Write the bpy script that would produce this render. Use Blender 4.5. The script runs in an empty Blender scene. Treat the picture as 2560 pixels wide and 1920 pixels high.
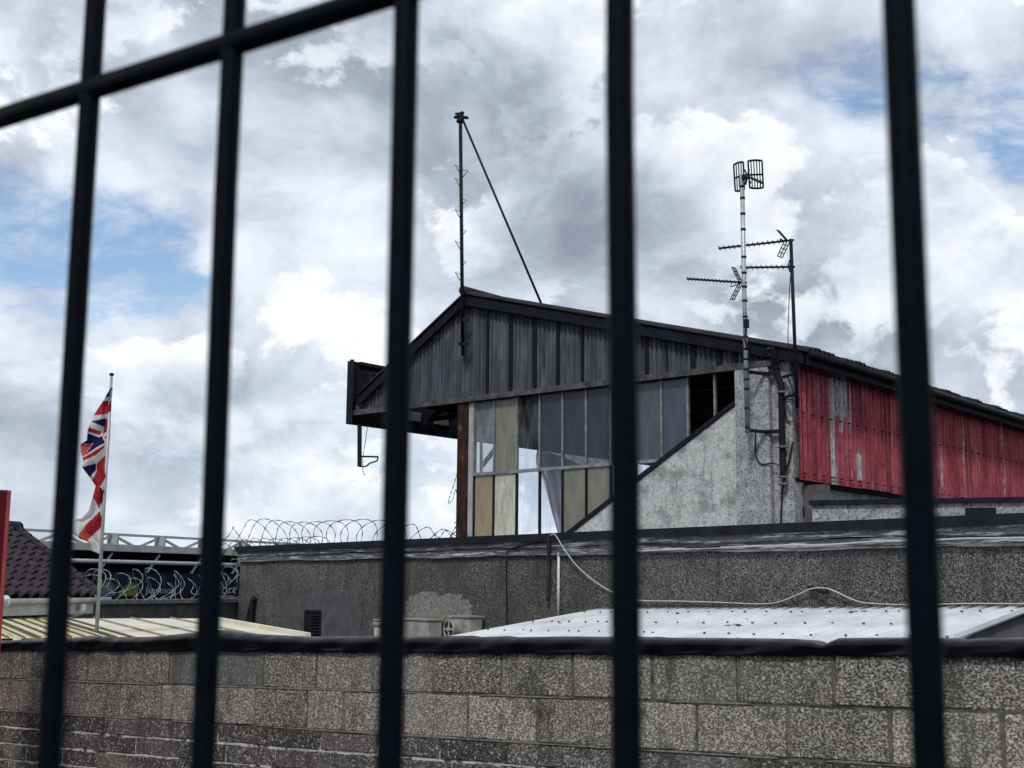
import bpy, bmesh, math, random
from mathutils import Vector, Matrix
random.seed(7)
R = math.radians
S = bpy.context.scene
COL = S.collection
V = Vector

# ------------------------------------------------------------------ camera
F = 3200.0                                   # focal length in photo pixels (photo 2560 x 1920)
EYE = V((0, 0, 1.65))
up_c = V((182, 20520, 3200)).normalized()    # world up, seen in camera axes (right, up, forward)
fw = V((0, 0, 1)); fw = (fw - up_c * fw.dot(up_c)).normalized()
rt = V((fw.y * up_c.z - fw.z * up_c.y, fw.z * up_c.x - fw.x * up_c.z, fw.x * up_c.y - fw.y * up_c.x))
if rt.x < 0: rt = -rt
ROT = Matrix((rt, fw, up_c))                 # camera axes -> world axes
cam = bpy.data.cameras.new('camera')
co = bpy.data.objects.new('camera', cam); COL.objects.link(co)
cr, cu, cf = ROT @ V((1, 0, 0)), ROT @ V((0, 1, 0)), ROT @ V((0, 0, 1))
co.matrix_world = Matrix(((cr.x, cu.x, -cf.x, EYE.x), (cr.y, cu.y, -cf.y, EYE.y), (cr.z, cu.z, -cf.z, EYE.z), (0, 0, 0, 1)))
cam.sensor_width = 36; cam.lens = 36 * F / 2560
cam.clip_start = 0.02; cam.clip_end = 3000
cam.dof.use_dof = True; cam.dof.focus_distance = 17.0; cam.dof.aperture_fstop = 9.5
S.camera = co

# ------------------------------------------------------------------ light and sky
S.view_settings.view_transform = 'Standard'; S.view_settings.look = 'None'
S.view_settings.exposure = 0.35; S.view_settings.gamma = 1.0
SUN_AZ, SUN_EL = R(196), R(47)               # clockwise from +Y
sd = V((math.sin(SUN_AZ) * math.cos(SUN_EL), math.cos(SUN_AZ) * math.cos(SUN_EL), math.sin(SUN_EL)))
sl = bpy.data.lights.new('sun', 'SUN'); sl.energy = 1.5; sl.angle = R(7); sl.color = (1, .96, .9)
so = bpy.data.objects.new('sun', sl); COL.objects.link(so)
so.rotation_euler = sd.to_track_quat('Z', 'Y').to_euler(); so.location = sd * 60

class G:                                     # tiny node-graph helper
    def __init__(s, nt): s.t = nt; s.n = nt.nodes; s.l = nt.links
    def new(s, typ, ins=None, **kw):
        n = s.n.new(typ)
        for k, v in kw.items(): setattr(n, k, v)
        for k, v in (ins or {}).items(): s.put(n.inputs[k], v)
        return n
    def put(s, sock, v):
        if isinstance(v, bpy.types.NodeSocket): s.l.new(v, sock)
        elif isinstance(v, bpy.types.Node): s.l.new(v.outputs[0], sock)
        else:
            if hasattr(sock.default_value, '__len__') and not isinstance(v, str):
                v = tuple(v)
                if len(sock.default_value) == 4 and len(v) == 3: v = v + (1,)
            sock.default_value = v
    def math(s, op, a, b=0.0, c=0.0, clamp=False):
        n = s.n.new('ShaderNodeMath'); n.operation = op; n.use_clamp = clamp
        s.put(n.inputs[0], a); s.put(n.inputs[1], b); s.put(n.inputs[2], c)
        return n.outputs[0]
    def vmath(s, op, a, b=(0, 0, 0), sc=None):
        n = s.n.new('ShaderNodeVectorMath'); n.operation = op
        s.put(n.inputs[0], a); s.put(n.inputs[1], b)
        if sc is not None: s.put(n.inputs['Scale'], sc)
        return n.outputs['Value'] if op in ('DOT_PRODUCT', 'DISTANCE', 'LENGTH') else n.outputs[0]
    def sstep(s, x, a, b, lo=0.0, hi=1.0):
        n = s.n.new('ShaderNodeMapRange'); n.interpolation_type = 'SMOOTHSTEP'
        s.put(n.inputs[0], x)
        for i, v in enumerate((a, b, lo, hi)): s.put(n.inputs[i + 1], v)
        return n.outputs[0]
    def noise(s, vec, scale, detail=4.0, rough=.55, dist=0.0):
        n = s.new('ShaderNodeTexNoise', {'Vector': vec, 'Scale': scale, 'Detail': detail, 'Roughness': rough, 'Distortion': dist})
        return n.outputs[0]
    def ramp(s, x, stops):
        n = s.n.new('ShaderNodeValToRGB'); s.put(n.inputs[0], x)
        e = n.color_ramp.elements
        while len(e) < len(stops): e.new(.5)
        for el, (p, c) in zip(e, stops):
            el.position = p; el.color = tuple(c) + (1,) if len(c) == 3 else c
        return n.outputs[0]
    def mix(s, f, a, b, blend='MIX'):
        n = s.n.new('ShaderNodeMix'); n.data_type = 'RGBA'; n.blend_type = blend
        s.put(n.inputs[0], f); s.put(n.inputs[6], a); s.put(n.inputs[7], b)
        return n.outputs[2]

def ray(px, py): return ROT @ V((px - 1280, 960 - py, F))
def atY(px, py, Y):
    d = ray(px, py); return EYE + d * (Y / d.y)
def vplane(px, py, P, dxy):
    n = V((-dxy[1], dxy[0], 0)); d = ray(px, py)
    return EYE + d * (n.dot(V((P[0], P[1], 0)) - V((EYE.x, EYE.y, 0))) / n.dot(d))

W = bpy.data.worlds.new('World'); S.world = W; W.use_nodes = True
g = G(W.node_tree); g.n.clear()
tc = g.new('ShaderNodeTexCoord').outputs['Generated']
sky = g.new('ShaderNodeTexSky', sky_type='NISHITA', sun_disc=False, sun_elevation=SUN_EL, sun_rotation=SUN_AZ, air_density=1.0, dust_density=.6, ozone_density=2.2)
bg1 = g.new('ShaderNodeBackground', {'Color': sky, 'Strength': 0.11})
p = g.vmath('MULTIPLY', tc, (1, 1, 1.45))
def spot(px, py, rad, amp, asp=1.0):         # soft bump round one sky direction
    d = ray(px, py).normalized()
    v = g.vmath('SUBTRACT', tc, d)
    v = g.vmath('MULTIPLY', v, (1, 1, asp))
    q = g.math('DIVIDE', g.vmath('LENGTH', v), rad / F)
    return g.math('MULTIPLY', g.sstep(q, 1.0, 0.0), amp)
def total(*sp):
    r = sp[0]
    for x in sp[1:]: r = g.math('ADD', r, x)
    return r
warp = g.vmath('SCALE', g.vmath('SUBTRACT', g.new('ShaderNodeTexNoise', {'Vector': p, 'Scale': 4.0, 'Detail': 3.0}).outputs['Color'], (.5, .5, .5)), sc=.10)
pw = g.vmath('ADD', p, warp)
SC = 5.2
n1 = g.noise(pw, SC, 12, .56)
n1b = g.noise(g.vmath('ADD', pw, (.030, .01, .05)), SC, 12, .56)
n3 = g.noise(g.vmath('ADD', p, (3.1, 1.7, 0)), 3.2, 6, .5)
n4 = g.noise(g.vmath('ADD', pw, (7.7, 2.0, 1.0)), 11.0, 10, .60)
gaps = total(spot(20, 590, 460, .44, 1.9), spot(360, 660, 400, .40, 2.0), spot(200, 760, 330, .20, 2.6), spot(2360, 190, 430, .28, 1.7), spot(2580, 370, 240, .38, 1.4), spot(560, 1110, 420, .15, 1.8),
             spot(800, 930, 330, .15, 1.8), spot(1050, 1180, 300, .13, 1.4), spot(330, 1180, 260, .08), spot(2110, 200, 220, .20, 1.6))
gaps = g.math('MULTIPLY', gaps, g.sstep(g.noise(g.vmath('MULTIPLY', pw, (1, 1, 1.5)), 9.0, 12, .62), .36, .60, .52, 1.22))
cover = g.sstep(g.math('SUBTRACT', g.math('ADD', g.math('ADD', g.math('MULTIPLY', n1, .62), g.math('MULTIPLY', n4, .38)), .20), gaps), .37, .60)
light = g.math('MULTIPLY', g.math('SUBTRACT', n1, n1b), 1.9)
dark = total(spot(1330, 470, 560, .20), spot(1560, 420, 380, .14), spot(90, 130, 420, .14), spot(480, 1090, 480, .17, 1.8), spot(1900, 300, 480, .06),
             spot(1080, 420, 300, .12), spot(1750, 800, 700, .08), spot(100, 1020, 400, .13, 2), spot(850, 130, 460, .10), spot(2100, 700, 500, .06))
brite = total(spot(1000, 720, 420, .16), spot(600, 400, 480, .14), spot(2350, 480, 460, .14), spot(1680, 130, 420, .17), spot(330, 870, 280, .18, 1.5),
              spot(760, 1260, 380, .22, 1.6), spot(70, 880, 240, .22, 1.6), spot(80, 360, 380, .18), spot(2050, 130, 260, .12), spot(1260, 690, 190, .20), spot(2450, 40, 260, .15))
sh = g.math('ADD', g.math('ADD', .595, light), g.math('MULTIPLY', g.math('SUBTRACT', n3, .5), .55))
sh = g.math('ADD', sh, g.math('MULTIPLY', g.math('SUBTRACT', n4, .5), .42))
sh = g.math('ADD', g.math('SUBTRACT', sh, g.math('MULTIPLY', dark, 1.25)), brite)
cA = g.ramp(sh, [(0.0, (.22, .25, .31)), (.30, (.32, .365, .435)), (.58, (.49, .545, .63)), (.80, (.64, .695, .77)), (1.0, (.75, .79, .83))])
# nearer cumulus: white crumbly rims, greyer where the cloud is thick
nB = g.noise(g.vmath('ADD', pw, (4.3, 9.1, 2.2)), 5.0, 13, .60)
nBl = g.noise(g.vmath('ADD', pw, (4.33, 9.105, 2.25)), 5.0, 13, .60)
bias = total(spot(1330, 480, 520, .14), spot(1560, 430, 330, .10), spot(480, 1060, 420, .12, 1.6), spot(90, 140, 380, .10), spot(950, 150, 380, .06), spot(330, 850, 230, .08), spot(760, 1250, 360, .12, 1.4), spot(70, 890, 230, .10), spot(1250, 690, 180, .14), spot(2350, 480, 420, .07), spot(1800, 250, 330, .05))
dB = g.math('SUBTRACT', g.math('ADD', nB, bias), g.math('MULTIPLY', gaps, .75))
mB = g.sstep(dB, .512, .555)
core = g.sstep(dB, .53, .76)
lB = g.math('MULTIPLY', g.math('SUBTRACT', nB, nBl), 3.0)
kB = g.math('ADD', g.math('SUBTRACT', .86, g.math('MULTIPLY', core, .50)), lB)
kB = g.math('ADD', g.math('SUBTRACT', kB, g.math('MULTIPLY', dark, 1.0)), g.math('MULTIPLY', brite, .8))
kB = g.math('ADD', kB, g.math('MULTIPLY', g.math('SUBTRACT', n4, .5), .30))
cB = g.ramp(kB, [(0.0, (.22, .25, .31)), (.30, (.31, .355, .425)), (.55, (.46, .515, .60)), (.78, (.64, .69, .76)), (1.0, (.80, .82, .84))])
cc = g.mix(g.math('MULTIPLY', mB, .9), cA, cB)
wisp = g.sstep(g.noise(g.vmath('MULTIPLY', pw, (1, 1, 2.2)), 7.0, 12, .64), .42, .66, 0, .85)
cover = g.math('MAXIMUM', g.math('MAXIMUM', cover, mB), wisp)
bg2 = g.new('ShaderNodeBackground', {'Color': cc, 'Strength': 1.0})
ms = g.new('ShaderNodeMixShader', {0: cover, 1: bg1.outputs[0], 2: bg2.outputs[0]})
out = g.new('ShaderNodeOutputWorld', {0: ms.outputs[0]})

# ------------------------------------------------------------------ materials
def material(name, build):
    m = bpy.data.materials.new(name); m.use_nodes = True
    g = G(m.node_tree); b = g.n['Principled BSDF']
    b.inputs['Specular IOR Level'].default_value = .12   # weathered, dusty surfaces
    build(g, b, g.new('ShaderNodeTexCoord').outputs['Object'])
    return m
def stretch(g, tc, v): return g.vmath('MULTIPLY', tc, v)
def bump(g, b, h, strength, dist=.01):
    g.put(b.inputs['Normal'], g.new('ShaderNodeBump', {'Strength': strength, 'Distance': dist, 'Height': h}).outputs[0])
def simple(name, c, rough=.6, var=.25, scale=6.0, metal=0.0, st=(1, 1, 1), bm=.15, c2=None):
    def f(g, b, tc):
        v = stretch(g, tc, st)
        n = g.noise(v, scale, 6, .6)
        lo = c2 or tuple(x * (1 - var) for x in c); hi = c if c2 else tuple(min(1, x * (1 + var)) for x in c)
        g.put(b.inputs['Base Color'], g.ramp(n, [(.32, lo), (.68, hi)]))
        g.put(b.inputs['Roughness'], g.sstep(n, .3, .7, max(.05, rough - .1), min(1, rough + .1)))
        b.inputs['Metallic'].default_value = metal
        if bm: bump(g, b, g.noise(v, scale * 5, 4), bm, .004)
    return material(name, f)

def f_pebble(g, b, tc):
    vo = g.new('ShaderNodeTexVoronoi', {'Vector': tc, 'Scale': 85.0, 'Randomness': 1.0})
    rnd = g.new('ShaderNodeSeparateColor', {0: vo.outputs['Color']}).outputs[0]
    big = g.noise(tc, 1.1, 6, .6); mid = g.noise(tc, 5, 5, .6)
    c = g.ramp(rnd, [(0, (.03, .03, .032)), (.3, (.075, .072, .068)), (.6, (.155, .148, .136)), (.85, (.225, .217, .2)), (1, (.34, .325, .30))])
    c = g.mix(g.sstep(big, .4, .62, 0, .55), c, (.06, .06, .063))
    stv = g.noise(stretch(g, tc, (3.2, 3.2, .5)), 2.0, 5)
    c = g.mix(g.sstep(stv, .52, .7, 0, .5), c, (.045, .045, .048))
    c = g.mix(g.sstep(mid, .55, .75, 0, .35), c, (.2, .19, .175))
    g.put(b.inputs['Base Color'], c); b.inputs['Roughness'].default_value = .95
    bump(g, b, vo.outputs['Distance'], .9, .02)
PEB = material('pebbledash', f_pebble)

def f_conc(g, b, tc):
    n = g.noise(tc, 2.2, 8, .65); m = g.noise(tc, 14, 6, .65); fn = g.noise(tc, 45, 4, .6)
    st = g.noise(stretch(g, tc, (6, 6, .55)), 1.6, 6, .6)
    c = g.ramp(m, [(.28, (.32, .325, .325)), (.5, (.50, .51, .505)), (.75, (.64, .65, .64))])
    c = g.mix(g.sstep(n, .47, .62, 0, .72), c, (.18, .185, .185))
    c = g.mix(g.sstep(st, .54, .70, 0, .62), c, (.11, .112, .115))
    c = g.mix(g.sstep(fn, .55, .66, 0, .75), c, (.09, .09, .095))
    g.put(b.inputs['Base Color'], c); b.inputs['Roughness'].default_value = .95
    bump(g, b, g.math('ADD', m, g.math('MULTIPLY', fn, .5)), .35, .02)
CONC = material('weathered_concrete', f_conc)
def f_concd(g, b, tc):
    m = g.noise(tc, 9, 7, .68); fn = g.noise(tc, 34, 4, .65)
    st = g.noise(stretch(g, tc, (5, 5, .7)), 1.5, 6, .6)
    c = g.ramp(m, [(.3, (.20, .205, .21)), (.5, (.34, .345, .35)), (.72, (.50, .505, .505))])
    c = g.mix(g.sstep(fn, .50, .62, 0, .75), c, (.07, .072, .08))
    z = g.new('ShaderNodeSeparateXYZ', {0: tc}).outputs[2]
    c = g.mix(g.sstep(z, .2, -1.2, 0, .55), c, (.46, .465, .46))
    c = g.mix(g.sstep(st, .56, .72, 0, .6), c, (.08, .08, .085))
    g.put(b.inputs['Base Color'], c); b.inputs['Roughness'].default_value = .95
    bump(g, b, g.math('ADD', m, fn), .5, .02)
CONCD = material('stained_roughcast', f_concd)

def f_clad(g, b, tc):
    st = g.noise(stretch(g, tc, (4, 4, .6)), 1.6, 8, .6); m = g.noise(tc, 3.0, 7, .65); sp = g.noise(tc, 30, 5, .6)
    c = g.ramp(st, [(.28, (.032, .036, .047)), (.5, (.070, .077, .093)), (.72, (.145, .155, .175))])
    c = g.mix(g.sstep(m, .5, .7, 0, .6), c, (.05, .05, .053))
    c = g.mix(g.sstep(sp, .55, .7, 0, .6), c, (.03, .03, .034))
    g.put(b.inputs['Base Color'], c); b.inputs['Roughness'].default_value = .85
    bump(g, b, sp, .25, .006)
CLAD = material('grey_fibre_sheet', f_clad)

def f_red(g, b, tc):
    at = g.new('ShaderNodeAttribute', attribute_name='wear').outputs['Fac']
    st = g.noise(stretch(g, tc, (9, 9, .35)), 1.5, 9, .66); m = g.noise(stretch(g, tc, (1, 1, .5)), 2.4, 8, .65); sp = g.noise(stretch(g, tc, (3, 3, .8)), 12, 6, .7)
    red = g.ramp(m, [(.3, (.19, .034, .052)), (.55, (.34, .072, .102)), (.75, (.43, .155, .18))])
    red = g.mix(g.sstep(sp, .48, .66, 0, .7), red, (.075, .010, .016))
    red = g.mix(g.sstep(g.noise(stretch(g, tc, (14, 14, .25)), 1.0, 6, .6), .50, .64, 0, .6), red, (.055, .010, .014))
    grey = g.ramp(sp, [(.3, (.17, .17, .175)), (.6, (.40, .42, .44))])
    w = g.math('ADD', at, g.math('MULTIPLY', g.math('SUBTRACT', st, .5), 2.2))
    w = g.math('ADD', w, g.math('MULTIPLY', g.math('SUBTRACT', sp, .5), 1.0))
    c = g.mix(g.sstep(w, .44, .74), red, grey)
    g.put(b.inputs['Base Color'], c); b.inputs['Roughness'].default_value = .62
    bump(g, b, sp, .2, .006)
RED = material('worn_red_paint', f_red)

def f_block(g, b, tc):
    at = g.new('ShaderNodeAttribute', attribute_name='tone').outputs['Color']
    vo = g.new('ShaderNodeTexVoronoi', {'Vector': stretch(g, tc, (1, 1, 1.35)), 'Scale': 62.0})
    n = g.noise(stretch(g, tc, (1, 1, 1.5)), 84, 7, .72); m = g.noise(tc, 7, 6, .65); big = g.noise(tc, 2.0, 5, .6)
    pit = g.sstep(n, .43, .54)
    rough = g.new('ShaderNodeAttribute', attribute_name='rough').outputs['Fac']
    rnd = g.new('ShaderNodeSeparateColor', {0: vo.outputs['Color']}).outputs[0]
    dk = g.mix(1.0, at, (.15, .145, .14), 'MULTIPLY')
    hi = g.mix(g.math('MULTIPLY', g.math('MULTIPLY', g.sstep(rnd, .6, 1.0), .6), rough), at, (.66, .64, .59))
    c = g.mix(g.math('MULTIPLY', g.math('SUBTRACT', 1.0, pit), rough), hi, dk)
    c = g.mix(g.sstep(m, .52, .70, 0, .65), c, (.055, .054, .052))
    dr = g.noise(stretch(g, tc, (4, 4, .7)), 2.2, 6, .6)
    c = g.mix(g.sstep(dr, .54, .70, 0, .55), c, (.05, .05, .05))
    c = g.mix(g.sstep(big, .56, .70, 0, .35), c, (.36, .34, .31))
    g.put(b.inputs['Base Color'], c); b.inputs['Roughness'].default_value = .95
    bump(g, b, g.math('MULTIPLY', pit, rough), .8, .012)
BLOCK = material('concrete_block', f_block)
def f_mortar(g, b, tc):
    n = g.noise(tc, 9, 6, .65); m = g.noise(tc, 50, 4)
    z = g.new('ShaderNodeAttribute', attribute_name='lime').outputs['Fac']
    c = g.ramp(n, [(.35, (.035, .033, .032)), (.65, (.15, .14, .13))])
    c = g.mix(g.math('MULTIPLY', g.sstep(n, .42, .54), z), c, (.52, .50, .47))
    g.put(b.inputs['Base Color'], c); b.inputs['Roughness'].default_value = .95
    bump(g, b, m, .5, .01)
MORT = material('mortar', f_mortar)

def f_fascia(g, b, tc):
    u = g.new('ShaderNodeUVMap').outputs[0]
    n = g.noise(stretch(g, u, (1.0, 16, 1)), 1.6, 8, .7); k = g.noise(stretch(g, u, (3, 10, 1)), 5, 6, .7)
    c = g.ramp(k, [(.3, (.035, .036, .042)), (.7, (.16, .162, .17))])
    c = g.mix(g.sstep(n, .52, .60), c, (.56, .57, .59))
    g.put(b.inputs['Base Color'], c); b.inputs['Roughness'].default_value = .85
    bump(g, b, k, .3, .006)
FASC = material('peeling_fascia', f_fascia)
def f_rust(g, b, tc):
    n = g.noise(stretch(g, tc, (1.6, 1.6, .5)), 9, 8, .7); m = g.noise(tc, 22, 5, .7)
    c = g.ramp(n, [(.3, (.012, .009, .009)), (.52, (.035, .017, .013)), (.64, (.10, .042, .028)), (.8, (.26, .20, .17))])
    g.put(b.inputs['Base Color'], c); b.inputs['Roughness'].default_value = .9
    bump(g, b, m, .6, .01)
RUST = material('rusty_steel', f_rust)
def pane_mat(name, c, tr, streak=.4, st=(3, 3, .6), gloss=.45, c2=None):
    def f(g, b, tc):
        n = g.noise(stretch(g, tc, st), 3.0, 7, .65); k = g.noise(tc, 14, 5, .65)
        b.inputs['Roughness'].default_value = .18
        b.inputs['Specular IOR Level'].default_value = gloss
        g.put(b.inputs['Base Color'], g.ramp(g.math('ADD', g.math('MULTIPLY', n, .7), g.math('MULTIPLY', k, .3)), [(.36, c2 or tuple(x * (1 - streak) for x in c)), (.62, c)]))
        t = g.new('ShaderNodeBsdfTransparent', {0: (.94, .97, 1.0)})
        mx = g.new('ShaderNodeMixShader', {0: g.sstep(n, .3, .7, min(1, tr + .08), max(0, tr - .08)), 1: b.outputs[0], 2: t.outputs[0]})
        g.l.new(mx.outputs[0], g.n['Material Output'].inputs[0])
    return material(name, f)
P_CLEAR = pane_mat('clear_glass', (.30, .31, .32), .93)
P_DIRTY = pane_mat('smeared_glass', (.34, .36, .38), .66)
P_TINT = pane_mat('dusty_tinted_glass', (.048, .054, .074), .38, .3)
P_GREY = pane_mat('dusty_grey_glass', (.085, .098, .115), .22, .2)
P_BLUE = pane_mat('dusty_blue_glass', (.062, .076, .112), .18, .15)
P_OLIVE = pane_mat('olive_panel', (.20, .198, .155), .06, .3)
P_CREAM = pane_mat('cream_panel', (.62, .61, .51), .05, .3, (4, 4, .7), c2=(.33, .335, .28))
P_TAN = pane_mat('tan_panel', (.33, .26, .155), .03, .3)

DARKST = simple('dark_painted_steel', (.011, .012, .019), .6, .5, 7)
BARM = simple('green_black_gloss_paint', (.0009, .0028, .0058), .55, .5, 14, bm=.3); BARM.node_tree.nodes['Principled BSDF'].inputs['Specular IOR Level'].default_value = .06
DKWOOD = simple('dark_bargeboard', (.009, .010, .016), .8, .5, 5, st=(1, 1, 1))
LINING = simple('dark_lining', (.012, .012, .016), .9, .4, 3)
ROOFDK = simple('dark_roof_sheet', (.028, .028, .032), .85, .4, 3)
ALU = simple('dull_aluminium', (.42, .44, .47), .45, .3, 9, .5)
MULL = simple('grey_glazing_bar', (.20, .21, .23), .5, .4, 9)
WHITEP = simple('white_paint', (.72, .73, .74), .5, .12, 8, c2=(.5, .5, .5))
WHITEC = simple('white_cable', (.48, .49, .50), .5, .1)
BLACKC = simple('black_cable', (.014, .014, .017), .6, .3)
TARP = simple('black_polythene', (.002, .002, .004), .34, .3, 8, bm=.5); TARP.node_tree.nodes['Principled BSDF'].inputs['Specular IOR Level'].default_value = .22
CREAMR = simple('cream_roof_sheet', (.70, .66, .54), .6, .1, 2.2, c2=(.52, .48, .38))
CREAMB = simple('cream_casing', (.38, .38, .345), .6, .15, 6, c2=(.20, .20, .18))
def f_wroof(g, b, tc):
    n = g.noise(tc, 1.6, 7, .62); k = g.noise(tc, 9, 6, .65)
    c = g.ramp(n, [(.32, (.42, .43, .455)), (.62, (.64, .65, .68))])
    c = g.mix(g.sstep(k, .56, .74, 0, .6), c, (.27, .265, .26))
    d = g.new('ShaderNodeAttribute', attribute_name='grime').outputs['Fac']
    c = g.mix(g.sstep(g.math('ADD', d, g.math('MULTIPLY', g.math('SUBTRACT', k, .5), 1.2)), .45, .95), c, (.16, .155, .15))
    g.put(b.inputs['Base Color'], c); b.inputs['Roughness'].default_value = .55
WROOF = material('white_roof_sheet', f_wroof)
TILE = simple('brown_roof_tile', (.040, .032, .040), .8, .35, 5)
RENDER = simple('grey_render', (.085, .085, .09), .95, .35, 4, bm=.4)
RENDL = simple('pale_render_patch', (.19, .186, .172), .95, .5, 22, bm=.5)
RENDD = simple('dark_render_patch', (.082, .083, .086), .95, .3, 6, bm=.4)
REDP = simple('red_gloss_paint', (.075, .006, .012), .45, .15, 4)
REDE = simple('red_edge_paint', (.30, .05, .05), .45, .15, 4)
POLE = simple('galvanised_pole', (.36, .38, .40), .45, .15, 6, .3)
GREENW = simple('pale_green_steel', (.30, .34, .32), .6, .15, 3)
WSTEEL = simple('white_steel', (.30, .32, .33), .55, .12, 3)
NAVY = simple('navy_board', (.007, .008, .018), .5, .2, 2)
SIGNG = simple('sign_green', (.075, .09, .025), .5, .2, 2)
SIGNB = simple('sign_blue_grey', (.045, .07, .09), .5, .3, 2)
SIGNT = simple('sign_lettering', (.20, .21, .24), .5, .1, 2)
def f_sheet(g, b, tc):
    n = g.noise(stretch(g, tc, (2, 2, .5)), 4, 5)
    g.put(b.inputs['Base Color'], g.ramp(n, [(.3, (.66, .60, .66)), (.7, (.84, .79, .84))]))
    b.inputs['Roughness'].default_value = .5
    t = g.new('ShaderNodeBsdfTranslucent', {0: (.86, .82, .92)})
    mx = g.new('ShaderNodeMixShader', {0: .38, 1: b.outputs[0], 2: t.outputs[0]})
    g.l.new(mx.outputs[0], g.n['Material Output'].inputs[0])
SHEET = material('lilac_plastic_sheet', f_sheet)
def f_flag(g, b, tc):
    a = g.new('ShaderNodeAttribute', attribute_name='dye').outputs['Color']
    g.put(b.inputs['Base Color'], a); b.inputs['Roughness'].default_value = .8
    t = g.new('ShaderNodeBsdfTranslucent', {0: a})
    mx = g.new('ShaderNodeMixShader', {0: .3, 1: b.outputs[0], 2: t.outputs[0]})
    g.l.new(mx.outputs[0], g.n['Material Output'].inputs[0])
FLAG = material('flag_cloth', f_flag)
GROUND = simple('asphalt_ground', (.05, .05, .052), .95, .35, 1.2, bm=.4)

# ------------------------------------------------------------------ mesh helpers (all in world coordinates)
class MB:
    def __init__(s): s.v = []; s.f = []; s.uv = None
    def add(s, vs, fs):
        o = len(s.v); s.v += [V(x) for x in vs]; s.f += [tuple(i + o for i in f) for f in fs]; return s
    def hexa(s, b4, t4):                      # bottom ring of 4, top ring of 4
        return s.add(list(b4) + list(t4), [(3, 2, 1, 0), (4, 5, 6, 7), (0, 1, 5, 4), (1, 2, 6, 5), (2, 3, 7, 6), (3, 0, 4, 7)])
    def box(s, o, x, y, z, w, d, h):          # o corner; x, y, z axes; sizes
        x, y, z = V(x) * w, V(y) * d, V(z) * h; o = V(o)
        return s.hexa([o, o + x, o + x + y, o + y], [o + z, o + x + z, o + x + y + z, o + y + z])
    def bar(s, a, b, w, h=None, upv=(0, 0, 1)):   # rectangular bar from a to b
        a, b = V(a), V(b); h = h or w; d = (b - a).normalized(); u = V(upv)
        if abs(d.dot(u)) > .98: u = V((0, 1, 0))
        x = d.cross(u).normalized(); y = x.cross(d)
        q = [x * (i * w / 2) + y * (j * h / 2) for i, j in ((-1, -1), (1, -1), (1, 1), (-1, 1))]
        return s.hexa([a + k for k in q], [b + k for k in q])
    def tube(s, pts, r, n=6, caps=True):
        pts = [V(p) for p in pts]; m = len(pts); rs = r if isinstance(r, (list, tuple)) else [r] * m
        vs = []; fs = []; u = None
        for i, p in enumerate(pts):
            d = (pts[min(i + 1, m - 1)] - pts[max(i - 1, 0)])
            if d.length < 1e-9: d = V((0, 0, 1))
            d.normalize()
            if u is None:
                u = d.cross(V((0, 0, 1)))
                if u.length < .05: u = d.cross(V((1, 0, 0)))
            u = (u - d * u.dot(d)).normalized(); w = d.cross(u)
            for k in range(n):
                a = 2 * math.pi * k / n
                vs.append(p + (u * math.cos(a) + w * math.sin(a)) * rs[i])
        for i in range(m - 1):
            for k in range(n):
                k2 = (k + 1) % n
                fs.append((i * n + k, i * n + k2, i * n + n + k2, i * n + n + k))
        if caps: fs += [tuple(range(n - 1, -1, -1)), tuple(range((m - 1) * n, m * n))]
        return s.add(vs, fs)
    def prism(s, poly, n):                    # polygon extruded by vector n
        poly = [V(p) for p in poly]; n = V(n); k = len(poly)
        return s.add(poly + [p + n for p in poly], [tuple(range(k))[::-1], tuple(range(k, 2 * k))] + [(i, (i + 1) % k, k + (i + 1) % k, k + i) for i in range(k)])
    def grid(s, fn, nu, nv, thick=None):
        vs = [fn(i / nu, j / nv) for j in range(nv + 1) for i in range(nu + 1)]
        s.add(vs, [(j * (nu + 1) + i, j * (nu + 1) + i + 1, (j + 1) * (nu + 1) + i + 1, (j + 1) * (nu + 1) + i) for j in range(nv) for i in range(nu)])
        return s
    def build(s, name, mat, parent=None, smooth=False, bevel=0, fix=True, solid=0):
        c = sum(s.v, V()) / len(s.v)
        me = bpy.data.meshes.new(name); me.from_pydata([v - c for v in s.v], [], s.f)
        if fix:
            bm = bmesh.new(); bm.from_mesh(me); bmesh.ops.recalc_face_normals(bm, faces=bm.faces); bm.to_mesh(me); bm.free()
        if smooth: me.polygons.foreach_set('use_smooth', [True] * len(me.polygons))
        if mat: me.materials.append(mat)
        o = bpy.data.objects.new(name, me); COL.objects.link(o)
        off = V()
        q = parent
        while q is not None: off += q.location; q = q.parent
        o.location = c - off
        if parent is not None: o.parent = parent
        if bevel:
            b = o.modifiers.new('bevel', 'BEVEL'); b.width = bevel; b.segments = 2; b.limit_method = 'ANGLE'
        if solid:
            b = o.modifiers.new('solid', 'SOLIDIFY'); b.thickness = solid; b.offset = 0
        return o
def tag(o, label=None, cat=None, group=None, kind=None):
    for k, v in (('label', label), ('category', cat), ('group', group), ('kind', kind)):
        if v: o[k] = v
    return o
def thing(name, loc, label, cat, group=None):
    o = bpy.data.objects.new(name, None); COL.objects.link(o); o.location = V(loc); o.empty_display_size = .2
    return tag(o, label, cat, group)
def attr(o, name, fn):                        # per-vertex float from WORLD position
    me = o.data; off = o.location.copy(); q = o.parent
    while q is not None: off += q.location; q = q.parent
    a = me.attributes.new(name, 'FLOAT', 'POINT')
    a.data.foreach_set('value', [fn(v.co + off) for v in me.vertices])
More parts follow.
